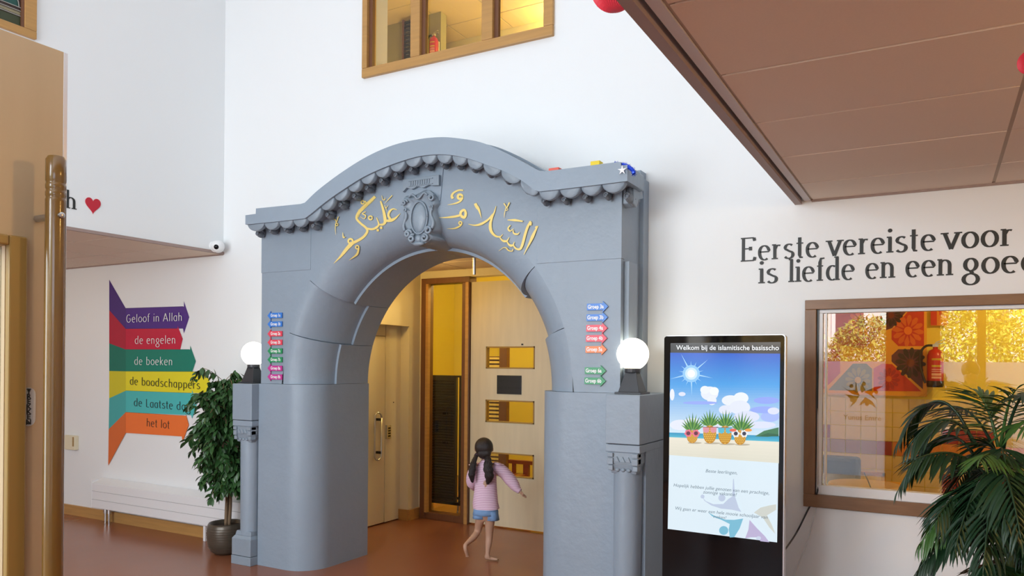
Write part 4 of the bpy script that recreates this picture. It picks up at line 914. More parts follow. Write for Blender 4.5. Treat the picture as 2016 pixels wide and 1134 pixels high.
# ------------------------------------------------------------------ garland bits on the cornice
top = lambda u, v, Y=4.40: onY(u, v, Y)
def ztop(x): return interp(T_, x)+.02
tn = MB(); P = [top(1211, 322, 4.30), top(1218, 324, 4.28), top(1228, 325, 4.27), top(1238, 329, 4.26), top(1246, 336, 4.25), top(1248, 342, 4.25)]
C = catmull(P, 8)
for i in range(420):
    c = random.choice(C); d = Vector((random.gauss(0, 1), random.gauss(0, 1), random.gauss(0, 1))).normalized(); L_ = random.uniform(.012, .026); n_ = d.cross(Vector((.3, .5, .7))).normalized()*.003
    tn.add([c+n_, c-n_, c+d*L_], [(0, 1, 2)])
tn.tube(C, .012, 8)
tag(tn.build('tinsel', mat('blue_tinsel', (.01, .06, .62), .25, .4), None), 'crumpled blue tinsel draped on the right end of the cornice', 'garland')
sp_ = top(1225, 335, 4.235); P = []
for i in range(10): r_ = .030 if i % 2 == 0 else .010; a = math.pi/2+i*math.pi/5; P.append((sp_.x+r_*math.cos(a), sp_.z+r_*math.sin(a)))
tag(MB().prism(P, 4.232, 4.238).build('star', mat('white_star_foil', (.9, .9, .92), .3), None, recalc=True), 'small white star hanging below the blue tinsel', 'ornament')
def flag(u0, u1, vt, vb, m, name, label):
    a, b = top(u0, vt, 4.30), top(u1, vt-1, 4.30); z0 = interp(T_, (a.x+b.x)/2)
    tag(MB().box(a.x, b.x, 4.27, 4.33, z0+.0005, z0+(a.z-top(u0, vb, 4.30).z)+.012).build(name, m, None, bevel=.003), label, 'paper')
flag(1166, 1184, 322, 328, mat('yellow_paper', (.85, .62, .02), .5), 'paper_flag', 'small yellow paper piece lying on top of the cornice')
flag(1084, 1104, 333, 336, mat('red_paper', (.75, .12, .08), .5), 'paper_flag', 'small red paper piece lying on top of the cornice kink')
cable('garland_string', [top(1184, 323, 4.3), top(1198, 321, 4.3), top(1211, 320, 4.3)], .0015, M['white'], 'thin white string between yellow paper and blue tinsel')
# honeycomb paper balls
def honey(c, R, label):
    t = thing('paper_ball', label, 'decoration', c, 'red honeycomb paper balls'); n, k = 72, 18; rs = []
    for j in range(k+1):
        a = math.pi*j/k; rr = max(.002, R*math.sin(a)); rs.append([(c[0]+rr*(1-.10*(i % 2))*math.cos(2*math.pi*i/n), c[1]+rr*(1-.10*(i % 2))*math.sin(2*math.pi*i/n), c[2]-R*math.cos(a)) for i in range(n)])
    MB().rings(rs).build('honeycomb', mat('red_tissue', (.72, .035, .06), .55), t)
    MB().tube([(c[0], c[1], c[2]+R), (c[0], c[1], 6.5 if c[0] < -.7 else CZ)], .0015, 6).build('hanging_thread', M['white'], t)
c = onY(1209, -24, 3.0); honey(tuple(c), .098, 'red honeycomb paper ball cut off by the top edge of the photo')
c = onY(2030, 122, 2.3); honey((c.x, c.y, c.z), .030, 'red paper ball cut off at the right edge under the low ceiling')
# ------------------------------------------------------------------ room behind the right window
E8 = lambda x, y: (1560+x/1.976, 560+y/1.976)
tw_, z_base = .125, .60
cols_ = {'w': mat('cream_wall_tile', (.74, .60, .30), .25), 'r': mat('dark_red_wall_tile', (.30, .035, .02), .25), 'm': mat('mauve_wall_tile', (.36, .20, .22), .25), 'o': mat('orange_wall_tile', (.62, .22, .03), .25)}
tm_ = {k: None for k in cols_}
xx0 = onY(1618, 850, RY).x-.05; zz1 = onY(1700, 782, RY).z
for r_ in range(10):
    for c_i in range(17):
        x = xx0+c_i*tw_; z = zz1-(r_+1)*tw_
        pu = None; k = 'w'
        if r_ == 3: k = 'rmmmroooooooooooo'[c_i] if c_i > 0 else 'm'
        if r_ == 2: k = 'rwwwwwwwrrrwwrrww'[c_i]
        if r_ >= 5: k = 'wwwwwwrwwrrwwrwww'[(c_i+r_*3) % 17]
        if tm_[k] is None:
            o = MB().box(0, tw_-.005, -.008, 0, 0, tw_-.005).build('tile', cols_[k], rw, local=True, bevel=.0015); tm_[k] = o.data; o.location = (x, RY, z)
        else:
            o = bpy.data.objects.new('tile', tm_[k]); COL.objects.link(o); o.parent = rw; o.location = (x, RY, z)
# patterned panel
pn = thing('pattern_panel', 'red purple and orange panel of octagons with flowers behind the window glass', 'artwork', (-.3, RY, 1.9))
p = Print(RY-.03)
a_ = onY(*E8(122, 90), RY); b_ = onY(*E8(520, 437), RY)
p.poly([E8(100, 85), E8(522, 85), E8(524, 436), E8(100, 420)], lin(240, 175, 50))
def flower(x, y, R, c1, c2, n=12):
    p.k += 1
    for i in range(n):
        a = 2*math.pi*i/n+.1; c, s_ = math.cos(a), math.sin(a)
        p.poly([E8(x+R*.28*c, y+R*.28*s_), E8(x+R*.7*c-R*.17*s_, y+R*.7*s_+R*.17*c), E8(x+R*.95*c-R*.1*s_, y+R*.95*s_+R*.1*c), E8(x+R*c, y+R*s_), E8(x+R*.95*c+R*.1*s_, y+R*.95*s_-R*.1*c), E8(x+R*.7*c+R*.17*s_, y+R*.7*s_-R*.17*c)], c1, False)
    p.poly([E8(x+R*.26*math.cos(i*.5236), y+R*.26*math.sin(i*.5236)) for i in range(12)], c2)
RD, PU, OR = lin(205, 60, 25), lin(100, 55, 70), lin(225, 110, 30)
p.poly([E8(365, 88), E8(458, 88), E8(388, 170), E8(365, 178)], PU); p.poly([E8(465, 88), E8(512, 88), E8(512, 240), E8(412, 240), E8(386, 214), E8(386, 180)], RD)
p.poly([E8(412, 252), E8(508, 252), E8(508, 408), E8(386, 300), E8(386, 276)], PU); p.poly([E8(316, 326), E8(348, 308), E8(388, 310), E8(502, 416), E8(316, 414)], RD)
p.poly([E8(140, 411), E8(236, 308), E8(288, 308), E8(310, 328), E8(310, 414)], lin(130, 135, 120)); p.poly([E8(100, 200), E8(185, 245), E8(186, 345), E8(120, 410), E8(100, 410)], lin(200, 60, 60)); p.poly([E8(120, 88), E8(355, 88), E8(355, 170), E8(280, 250), E8(190, 235), E8(120, 190)], lin(190, 70, 45))
flower(450, 180, 62, OR, lin(240, 130, 30)); flower(460, 305, 60, lin(45, 35, 30), lin(120, 60, 40)); flower(375, 368, 44, lin(170, 40, 20), OR); flower(255, 372, 50, lin(160, 150, 110), lin(200, 170, 100)); flower(270, 150, 55, OR, lin(160, 40, 30)); flower(385, 120, 45, lin(50, 35, 30), lin(120, 50, 40))
MB().box(a_.x-.12, b_.x, RY-.029, RY, b_.z, 2.35).build('board', mat('panel_board', (.75, .45, .08), .5), pn)
p.m.build('pattern_print', M['print'], pn, colors=True)
pn2 = thing('pattern_panel', 'second small red and yellow panel above the fire extinguisher behind glass', 'artwork', (0, RY, 2.1))
p = Print(RY-.03); p.poly([E8(538, 85), E8(605, 85), E8(603, 160), E8(538, 160)], lin(235, 150, 40)); p.poly([E8(538, 85), E8(562, 85), E8(562, 158), E8(538, 158)], RD); p.poly([E8(570, 85), E8(603, 85), E8(595, 110), E8(572, 120)], RD)
p.m.build('pattern_print', M['print'], pn2, colors=True)
# fire extinguisher
def extinguisher(x, y, z0, h, label, hang):
    t = thing('fire_extinguisher', label, 'fire extinguisher', (x, y, z0), 'fire extinguishers'); r_ = h*.155
    b = MB().lathe([(r_*.9, 0), (r_, .015), (r_, h*.66), (r_*.75, h*.76), (r_*.3, h*.80), (r_*.3, h*.84)], (x, y, z0), 24).build('cylinder', mat('red_enamel', (.50, .02, .015), .3), t, smooth=40)
    MB().lathe([(r_*.95, -.001), (r_*1.04, .01), (r_*1.04, h*.13)], (x, y, z0), 24).build('foot_ring', M['black'], t, smooth=40)
    m = MB()
    for i, (za, zb2, c) in enumerate([(.42, .46, lin(200, 180, 40)), (.36, .375, lin(240, 200, 180)), (.32, .335, lin(240, 200, 180)), (.24, .29, lin(230, 180, 150)), (.18, .22, lin(230, 180, 150)), (.56, .60, lin(200, 170, 30))]):
        n = 8; vs = []
        for j in range(n+1):
            a = math.radians(-125+70*j/n+10); vs += [(x+(r_+.001)*math.cos(a), y+(r_+.001)*math.sin(a), z0+h*za), (x+(r_+.001)*math.cos(a), y+(r_+.001)*math.sin(a), z0+h*zb2)]
        m.add(vs, [(2*j, 2*j+2, 2*j+3, 2*j+1) for j in range(n)], c)
    m.build('label_print', M['print'], t, colors=True)
    MB().box(x-r_*.35, x+r_*.35, y-r_*.3, y+r_*.3, z0+h*.84, z0+h*.90).box(x-r_*.1, x+r_*1.2, y-.01, y+.01, z0+h*.90, z0+h*.92).add([(x, y-.01, z0+h*.92), (x+r_*1.1, y-.01, z0+h*.99), (x+r_*1.1, y+.01, z0+h*.99), (x, y+.01, z0+h*.92), (x, y-.01, z0+h*.94), (x+r_*1.1, y-.01, z0+h*1.01), (x+r_*1.1, y+.01, z0+h*1.01), (x, y+.01, z0+h*.94)], [(0, 3, 2, 1), (4, 5, 6, 7), (0, 1, 5, 4), (1, 2, 6, 5), (2, 3, 7, 6), (3, 0, 4, 7)]).build('valve', M['steel'], t)
    H = catmull([(x, y, z0+h*.87), (x-r_*1.1, y-.01, z0+h*.86), (x-r_*1.75, y-.01, z0+h*.72), (x-r_*1.8, y-.02, z0+h*.45), (x-r_*1.3, y-.03, z0+h*.15), (x-r_*1.15, y-.03, z0+h*.08)], 6)
    MB().tube(H, .010, 8).build('hose', M['black'], t, smooth=True)
    MB().box(x-r_*.6, x+r_*.6, y+r_, y+r_+.02, z0+h*.3, z0+h*.7).build('bracket', M['steel'], t)
fe = onY(1841, 762, RY-.12); fe2 = onY(1841, 668, RY-.12)
extinguisher(fe.x, RY-.12, fe.z, fe2.z-fe.z, 'red fire extinguisher on the tiled wall behind the right window', True)
gp = onY(855, 110, 6.52); extinguisher(gp.x, 6.51, gp.z-.05, .30, 'small dim fire extinguisher behind the middle upstairs window pane', True)
# seats and table
sf = thing('sofa', 'dark grey cushioned seat behind the lower left of the window', 'sofa', (-.62, 6.7, 0))
q0, q1 = onY(1622, 900, 6.7), onY(1694, 900, 6.7)
MB().box(q0.x-.05, q1.x, 6.62, 6.78, .45, .93).build('backrest', mat('charcoal_fabric', (.035, .04, .05), .8), sf, bevel=.03)
MB().box(q0.x-.05, q1.x, 6.40, 6.72, .22, .45).build('seat', mat('charcoal_fabric_seat', (.035, .04, .05), .8), sf, bevel=.03)
for x in (q0.x-.03, q1.x-.06): MB().box(x, x+.04, 6.42, 6.46, 0, .22).build('leg', M['black'], sf)
oc = mat('orange_brown_wood', (.36, .13, .03), .4)
ch = thing('chair', 'brown curved back wooden chair just inside the window left corner', 'chair', (-.62, 5.8, 0))
q0, q1 = onY(1612, 940, 5.7), onY(1678, 940, 5.7)
P = [(q0.x-.1, .45), (q1.x, .45), (q1.x, .66), (q1.x-.03, .74), (q1.x-.1, .775), (q0.x-.1, .80)]
MB().prism(P, 5.68, 5.71).build('backrest', oc, ch, recalc=True, bevel=.006)
MB().box(q0.x-.08, q1.x-.02, 5.71, 5.93, .42, .45).build('seat', oc, ch, bevel=.01)
for x in (q0.x-.06, q1.x-.06):
    for y in (5.72, 5.90): MB().box(x, x+.03, y, y+.03, 0, .42).build('leg', oc, ch)
ch2 = thing('chair', 'open framed light wooden chair beyond the round table', 'chair', (-.33, 6.9, 0))
yw = mat('yellow_wood', (.62, .33, .06), .4)
q0, q1 = onY(1680, 940, 6.75), onY(1742, 940, 6.75); zt_, zl_ = onY(1700, 931, 6.75).z, onY(1700, 953, 6.75).z
f = MB().box(q0.x, q1.x, 6.84, 6.87, zt_-.03, zt_).box(q0.x, q1.x, 6.84, 6.87, zl_-.02, zl_).box(q0.x, q0.x+.03, 6.84, 6.87, 0, zt_).box(q1.x-.03, q1.x, 6.84, 6.87, 0, zt_)
f.build('back_frame', yw, ch2, bevel=.004); MB().box(q0.x, q1.x, 6.87, 7.12, .42, .45).build('seat', yw, ch2)
for x in (q0.x, q1.x-.03): MB().box(x, x+.03, 7.1, 7.13, 0, .42).build('leg', yw, ch2)
tb_ = thing('round_table', 'round pale table top seen through the window', 'table', (-.42, 6.2, 0)); tp_ = onY(1702, 952, 6.2)
MB().lathe([(.24, 0), (.25, .01), (.25, .02), (.24, .03)], (tp_.x, 6.2, tp_.z-.03), 36).build('tabletop', mat('pale_mauve_laminate', (.55, .42, .38), .3), tb_, smooth=40)
MB().lathe([(.2, 0), (.2, .02), (.03, .04), (.03, tp_.z-.03)], (tp_.x, 6.2, 0), 20).build('pedestal_leg', M['steel'], tb_, smooth=40)
it = thing('desk_intercom', 'small white intercom base with a dark upright handset on the window ledge', 'intercom', (-.3, FY+.16, .9))
q0, q1 = onY(1703, 970, FY+.16), onY(1729, 970, FY+.16)
MB().box(R0+.1, 1.6, FY+.06, FB+.03, .80, .845).build('ledge_board', M['white'], w4)
MB().frustum(q0.x, q1.x, FY+.11, FY+.20, .845, q0.x+.008, q1.x-.008, FY+.13, FY+.19, q0.z+.012).build('base', M['white'], it, bevel=.006)
h0, h1 = onY(1716, 964, FY+.16), onY(1701, 930, FY+.16)
MB().tube([h0, h0.lerp(h1, .5)+Vector((.002, 0, 0)), h1], [.005, .007, .008], 8, flat=.5).build('handset', M['black'], it, smooth=True)
bk = thing('cardboard_tray', 'yellow papers and trays stacked at the right of the table', 'tray', (-.2, 6.5, .7))
q0 = onY(1760, 965, 6.4)
for i in range(3): MB().box(q0.x-.14+.02*i, q0.x+.12-.03*i, 6.5, 6.72, q0.z-.06+.03*i, q0.z-.04+.03*i).build('tray_layer', yw, bk)
MB().box(q0.x-.16, q0.x+.14, 6.48, 6.74, 0, q0.z-.062).build('stand', oc, bk)
# ------------------------------------------------------------------ behind the corridor glass: wheeled slatted rack, bench
ry2 = 6.98; q0, q1 = onY(847, 870, ry2), onY(909, 870, ry2); zt_ = onY(880, 739, ry2).z; zb_ = onY(880, 992, ry2).z
rk = thing('slatted_rack', 'black wheeled rack with many thin horizontal slats behind the side window', 'rack', ((q0.x+q1.x)/2, ry2, 0))
f = MB()
for x in (q0.x, q1.x-.025, q1.x-.09): f.box(x, x+.022, ry2-.02, ry2+.02, zb_, zt_)
f.box(q0.x, q1.x, ry2-.025, ry2+.025, zt_-.02, zt_).box(q0.x, q1.x, ry2-.025, ry2+.025, zb_, zb_+.03).box(q0.x, q1.x, ry2+.28, ry2+.3, zb_, zb_+.03).box(q0.x, q0.x+.02, ry2, ry2+.3, zb_, zb_+.03).box(q1.x-.02, q1.x, ry2, ry2+.3, zb_, zb_+.03)
f.build('frame', M['black'], rk)
sm = mat('dark_slat_metal', (.05, .05, .055), .25, .7); n = 44
for i in range(n):
    z = zb_+.05+(zt_-zb_-.12)*i/(n-1)
    MB().add([(q0.x+.02, ry2-.006, z), (q1.x-.085, ry2-.006, z), (q1.x-.085, ry2+.010, z+.010), (q0.x+.02, ry2+.010, z+.010), (q0.x+.02, ry2-.004, z+.002), (q1.x-.085, ry2-.004, z+.002), (q1.x-.085, ry2+.012, z+.012), (q0.x+.02, ry2+.012, z+.012)],
             [(0, 3, 2, 1), (4, 5, 6, 7), (0, 1, 5, 4), (1, 2, 6, 5), (2, 3, 7, 6), (3, 0, 4, 7)]).build('slat', sm, rk)
MB().box(q0.x+.02, q1.x-.09, ry2+.02, ry2+.024, zb_, zt_).build('back_sheet', M['black'], rk)
for x in (q0.x+.03, q1.x-.03):
    w_ = MB().lathe([(.03, -.01), (.03, .01)], (x, ry2, .03), 16, axis='x').build('castor', M['steel'], rk, smooth=40); MB().box(x-.012, x+.012, ry2-.015, ry2+.015, .05, zb_).build('castor_fork', M['steel'], w_)
# yellow louvres seen through the slots
q0, q1 = onY(950, 860, 8.0), onY(984, 860, 8.0)
lv = thing('louvre_screen', 'yellow slatted louvre screen seen through the door slots', 'louvre', ((q0.x+q1.x)/2, 8.0, 0))
gl = mat('yellow_slat', (.85, .62, .15), .35)
for i in range(30): MB().box(q0.x-.1, q1.x, 7.99, 8.02, .35+i*.047, .375+i*.047).build('slat', gl, lv)
MB().box(q1.x-.005, q1.x+.10, 7.98, 8.05, 0, 1.9).box(q0.x-.13, q0.x-.1, 7.98, 8.05, 0, 1.9).box(q0.x-.1, q1.x, 8.03, 8.04, .1, 1.75).build('frame', M['darkwood'], lv)
bn = thing('wooden_bench', 'red brown wooden bench with rails seen through the lowest door slot', 'bench', (-3.6, 8.0, 0))
A, B = onY(1000, 905, 7.6), onY(1052, 905, 7.6); br = mat('red_brown_wood', (.25, .05, .02), .35)
MB().box(A.x, B.x+.3, 7.6, 7.66, A.z-.04, A.z).build('top_rail', br, bn); zs_ = onY(1010, 932, 7.6).z
MB().box(A.x-.1, onY(1036, 930, 7.6).x, 7.25, 7.66, zs_-.04, zs_).build('seat', br, bn)
for u in (1007, 1029, 1034): x = onY(u, 920, 7.6).x; MB().box(x, x+.035, 7.61, 7.65, 0, A.z-.04).build('leg', br, bn)
# ------------------------------------------------------------------ interior lamps (tungsten)
def fixture(x, y, z, label, e, col, r_=.14):
    t = thing('ceiling_lamp', label, 'lamp', (x, y, z), 'warm round ceiling lamps out of the frame')
    MB().lathe([(r_, 0), (r_, .02), (r_*.8, .03)], (x, y, z-.03), 24).build('rim', M['white'], t, smooth=40)
    MB().lathe([(r_*.85, -.012), (r_*.9, 0)], (x, y, z-.03), 24).build('diffuser', mat('lit_warm_diffuser', (.9, .8, .6), .5, emit=(1, .68, .30), estr=6), t)
    l = lamp('lamp_light', 'POINT', (x, y, z-.10-r_*.3), e, col, .08); return t
WARM = (1, .80, .36)
fixture(1.45, 2.35, CZ, 'round warm ceiling lamp beyond the right edge', 38, (1, .57, .17))
fixture(-4.45, 5.75, 2.64, 'warm corridor ceiling lamp hidden behind the left arch haunch', 15, (1, .66, .20), .07)
fixture(-4.3, 7.6, 3.0, 'warm ceiling lamp of the yellow room', 62, WARM)
fixture(-2.6, 8.0, 3.0, 'second warm ceiling lamp of the yellow room', 40, WARM)
fixture(.9, 6.3, 2.8, 'warm ceiling lamp of the office behind the right window', 42, (1, .70, .28))
fixture(-3.3, 7.2, UZ, 'warm ceiling lamp of the upstairs room', 60, (1, .68, .12))
fl = thing('upstairs_fill_lamp', 'added unseen fill lamp upstairs below the sight line of the window', 'lamp', (-4.1, 5.75, 3.0))  # unseen uplight, added to brighten the upstairs ceiling and partition
MB().lathe([(.14, 0), (.14, .02), (.015, .03), (.015, .75), (.10, .84), (.11, .86)], (-4.1, 5.75, 3.0), 20).build('stand', M['black'], fl, smooth=40)
MB().ball((-4.1, 5.75, 3.93), .06, 16, 10).build('bulb', mat('lit_warm_bulb', (.9, .8, .6), .5, emit=(1, .68, .25), estr=6), fl)
lamp('lamp_light', 'POINT', (-4.1, 5.75, 4.08), 26, (1, .68, .20), .08)
fixture(-8.1, 3.3, CZ, 'added warm fill lamp under the left soffit out of the frame', 7, (1, .72, .4))  # unseen lamp added to warm the wall top below the soffit
# ------------------------------------------------------------------ ficus
def copy_part(o, parent, mtx):
    c = bpy.data.objects.new(o.name.split('.')[0], o.data); COL.objects.link(c); c.parent = parent; c.matrix_local = mtx; return c
def leafmesh(L, W_, fold, droop, m, name):
    v = []; f = []; n = 5
    for i in range(n+1):
        t = i/n; w_ = W_*math.sin(math.pi*min(1, t*.96+.03))**.8/2; y = L*t; z = -droop*t*t
        v += [(-w_, y, z+fold*w_), (0, y, z), (w_, y, z+fold*w_)]
    for i in range(n):
        for j in (0, 1): f.append((3*i+j, 3*i+j+1, 3*i+4+j, 3*i+3+j))
    me = bpy.data.meshes.new(name); me.from_pydata(v, [], f); me.shade_smooth(); me.materials.append(m); return me, v, f
def orient(pos, d, roll=0.0, up=(0, 0, 1)):
    d = Vector(d).normalized(); s_ = d.cross(Vector(up)); s_ = s_.normalized() if s_.length > 1e-3 else Vector((1, 0, 0)); n_ = s_.cross(d)
    R = Matrix((s_, d, n_)).transposed(); return Matrix.Translation(pos) @ R.to_4x4() @ Matrix.Rotation(roll, 4, 'Y')
random.seed(11)
FX, FYY = -5.36, 4.55
fi = thing('potted_ficus', 'leafy potted ficus tree between the arrow mural and the left pedestal', 'plant', (FX, FYY, 0))
MB().lathe([(.085, 0), (.125, .03), (.15, .10), (.158, .18), (.150, .25), (.140, .268), (.128, .262), (.126, .235)], (FX, FYY, 0), 40).build('pot', M['pot'], fi, smooth=True)
q = MB()
for i in range(9): z = .06+i*.021; rr = .125+.035*math.sin(min(1.4, z*9)*1.0); rr = .1385+.0195*math.sin((z-.04)/.16*1.57) if z < .2 else .156-(z-.2)*.12; q.tube([(FX+rr*math.cos(a*math.pi/20), FYY+rr*math.sin(a*math.pi/20), z) for a in range(41)], .0022, 5)
q.build('pot_ribs', M['pot'], fi)
MB().lathe([(.02, .232), (.127, .236)], (FX, FYY, 0), 24).build('soil', M['soil'], fi)
stems = []
for k, (dx, dy, top_) in enumerate([(.0, 0, 1.48), (.03, .02, 1.35), (-.025, .015, 1.30)]):
    P = catmull([(FX+dx*.5, FYY+dy, .23), (FX+.02*math.sin(k*2), FYY+dy+.01, .5), (FX+.03*math.sin(2+k*2)+dx, FYY+.02*math.cos(k), .85), (FX+dx*2-.02, FYY+dy, 1.15), (FX+dx*2.5-.04, FYY, top_)], 6)
    stems.append(P); MB().tube(P, [.016-.011*i/len(P) for i in range(len(P))], 8).build('stem', M['bark'], fi, smooth=True)
leaves = []; br = MB()
for k in range(165):
    P = random.choice(stems); z = random.uniform(.50, 1.48); i = min(range(len(P)), key=lambda i: abs(P[i].z-z)); b0 = P[i]
    a = random.uniform(0, 2*math.pi); L_ = random.uniform(.12, .27)*(1.0 if b0.z > .8 else .8)
    if math.cos(a) > .2: L_ *= .75
    d = Vector((math.cos(a), math.sin(a)*.8, .45)); tip = b0+d*L_; mid = b0+d*L_*.5+Vector((0, 0, .02)); end = tip+Vector((d.x*.08, d.y*.08, -.06-.06*random.random()))
    if end.y > 4.82: continue
    C = catmull([b0, mid, tip, end], 4); br.tube(C, .0025, 5)
    for j in range(3, len(C)):
        for s_ in (-1, 1, 0):
            if random.random() < .92:
                dd = Vector((d.x*.5+random.gauss(0, .45), d.y*.5+random.gauss(0, .4), random.uniform(-1.2, -.05))); leaves.append((C[j]+Vector((random.gauss(0, .012), random.gauss(0, .012), random.gauss(0, .01))), dd, random.uniform(-.7, .7), random.uniform(.75, 1.2)))
br.build('twigs', M['bark'], fi)
for q_ in range(3):
    b0 = Vector((FX-.02, FYY-.02, .48)); 
leaves = [l for l in leaves if l[0].y < 4.80 and l[0].z > .42]
leaves.sort(key=lambda l: (l[0]-Vector((0, 0, 1.65))).length)
random.shuffle(leaves)
variants = [leafmesh(.078, .034, .35, .014, m, 'leaf') for m in (M['leaf'], mat('ficus_leaf_light', (.07, .17, .045), .35, var=.3), mat('ficus_leaf_dark', (.02, .055, .02), .32, var=.3))]
fo = org(fi); stuff = MB()
near = leaves
for i, (p_, d, rl, sc2) in enumerate(near):
    me, v, f = variants[random.choice((0, 0, 1, 2, 2))]
    if i < 300:
        o = bpy.data.objects.new('leaf', me); COL.objects.link(o); o.parent = fi; o.matrix_local = orient(p_-fo, d, rl) @ Matrix.Scale(sc2, 4)
    else:
        X_ = orient(p_, d, rl) @ Matrix.Scale(sc2, 4); stuff.add([X_ @ Vector(a) for a in v], f)
stuff.build('leaves', M['leaf'], fi, kind='stuff', smooth=True)
# ------------------------------------------------------------------ palm
random.seed(23)
PXc, PYc = .27, 3.78
pa = thing('potted_palm', 'large dark green palm with arching fronds in front of the window', 'plant', (PXc, PYc, 0))
MB().lathe([(.14, 0), (.19, .02), (.21, .28), (.225, .30), (.205, .31), (.20, .27)], (PXc, PYc, 0), 36).build('pot', M['pot'], pa, smooth=True)
MB().lathe([(.02, .262), (.20, .266)], (PXc, PYc, 0), 24).build('soil', M['soil'], pa)
for dx, dy, h_ in ((0, 0, 1.22), (-.06, .03, .9), (.07, -.02, .8), (.0, -.06, .62)):
    MB().tube(catmull([(PXc+dx*.5, PYc+dy*.5, .26), (PXc+dx, PYc+dy, h_*.6), (PXc+dx*1.3, PYc+dy*1.3, h_)], 5), [.02-.0006*i for i in range(11)], 8).build('stem', mat('palm_stem', (.10, .14, .035), .6, var=.3), pa, smooth=True)
lfm, lfv, lff = leafmesh(.20, .020, .5, .05, M['palm'], 'leaflet')
nleaf = 0; palm2 = mat('palm_leaf_light', (.06, .15, .03), .38, var=.3)
lfm2 = lfm.copy(); lfm2.materials.clear(); lfm2.materials.append(palm2)
crown = lambda z, dx=0, dy=0: Vector((PXc+dx, PYc+dy, z))
def frond_to(bu, bv, tu, tv, Yb, Yt, arch, light=False, ind=True, sc=1.0):
    global nleaf
    A, B = onY(bu, bv, Yb), onY(tu, tv, Yt); n = 18; C = []
    for i in range(n+1):
        t = i/n; C.append(A.lerp(B, t)+Vector((0, 0, arch*4*t*(1-t)*(1-.25*t))))
    make_frond(C, light, ind, sc)
def make_frond(C, light, ind, sc=1.0):
    global nleaf
    n = len(C)-1
    fr_ = MB().tube(C, [.006*(1-.8*i/n)+.0012 for i in range(n+1)], 6).build('frond', palm2 if light else M['palm'], pa, smooth=True)
    o_ = org(pa); rest = MB()
    for i in range(3, n+1):
        t = i/n
        for s_ in (-1, 1):
            tan = (C[min(i+1, n)]-C[i-1]).normalized(); side = tan.cross(Vector((0, 0, 1))); side = (side.normalized() if side.length > .05 else Vector((1, 0, 0)))*s_
            dd = tan*(.6+.6*t)+side*(1.0-.35*t)+Vector((0, 0, -.2-.3*random.random())); s2 = (.5+1.0*math.sin(math.pi*min(1, t*.85+.12)))*.66*random.uniform(.85, 1.1)*sc
            if i == n and s_ == 1: dd = tan
            if C[i].y+dd.normalized().y*.2*s2 > FY-.03: continue
            if ind and nleaf < 300:
                o = bpy.data.objects.new('leaflet', lfm2 if light else lfm); COL.objects.link(o); o.parent = fr_; o.matrix_local = orient(C[i]-o_, dd, random.uniform(-.3, .3)) @ Matrix.Scale(s2, 4); nleaf += 1
            else:
                X_ = orient(C[i], dd, random.uniform(-.3, .3)) @ Matrix.Scale(s2, 4); rest.add([X_ @ Vector(a) for a in lfv], lff)
    if rest.v: rest.build('leaflets', palm2 if light else M['palm'], fr_, kind='stuff', smooth=True)
for a in [(1915, 870, 1770, 868, 3.75, 3.85, .20), (1925, 880, 1788, 880, 3.7, 3.6, .13), (1920, 900, 1770, 962, 3.75, 3.8, .17), (1925, 920, 1800, 905, 3.65, 3.5, .05),
          (1965, 880, 1925, 775, 3.8, 3.85, .05, True), (1970, 880, 2000, 768, 3.8, 3.7, .06, True), (1975, 885, 2060, 800, 3.8, 3.6, .16), (1960, 890, 1870, 800, 3.8, 4.0, .07),
          (1935, 960, 1842, 1022, 3.65, 3.4, .05), (1940, 1010, 1812, 1072, 3.7, 3.6, .10, True), (1945, 1060, 1806, 1125, 3.7, 3.6, .09), (1960, 960, 1935, 1130, 3.55, 3.2, .08), (1960, 930, 2010, 1060, 3.55, 3.2, .10), (1950, 940, 1880, 1080, 3.6, 3.3, .08)]: frond_to(*a)
random.seed(77)
for k in range(52):
    bu, bv = random.uniform(1945, 2000), random.uniform(860, 1200); ang = random.uniform(0, 2*math.pi)
    tu = bu+random.uniform(75, 135)*math.cos(ang); tv = bv+random.uniform(50, 90)*math.sin(ang)+20
    if tv < 790: tv = 790+random.random()*25
    lim = 1875 if tv < 1010 else 1835
    if tu < lim: tu = lim+random.uniform(0, 20)
    frond_to(bu, bv, tu, tv, random.uniform(3.7, 4.0), 3.75+random.uniform(-.5, .45), random.uniform(.03, .10), random.random() < .2, False, .9)
# ------------------------------------------------------------------ people
def skin_mesh(verts, edges, radii, sub=2):
    me = bpy.data.meshes.new('sk'); me.from_pydata([tuple(v) for v in verts], edges, []); o = bpy.data.objects.new('sk', me); COL.objects.link(o)
    md = o.modifiers.new('s', 'SKIN'); md.use_smooth_shade = True
    for i, r_ in enumerate(radii):
        sv = me.skin_vertices[0].data[i]; sv.radius = r_ if isinstance(r_, tuple) else (r_, r_); sv.use_root = (i == 0)
    s_ = o.modifiers.new('u', 'SUBSURF'); s_.levels = sub; s_.render_levels = sub
    dg = bpy.context.evaluated_depsgraph_get(); out = bpy.data.meshes.new_from_object(o.evaluated_get(dg)); bpy.data.objects.remove(o); bpy.data.meshes.remove(me); return out
def figure_part(name, verts, edges, radii, m, root, sub=2):
    me = skin_mesh(verts, edges, radii, sub); me.materials.clear(); me.materials.append(m); me.shade_smooth()
    o = bpy.data.objects.new(name, me); COL.objects.link(o); o.parent = root; return o
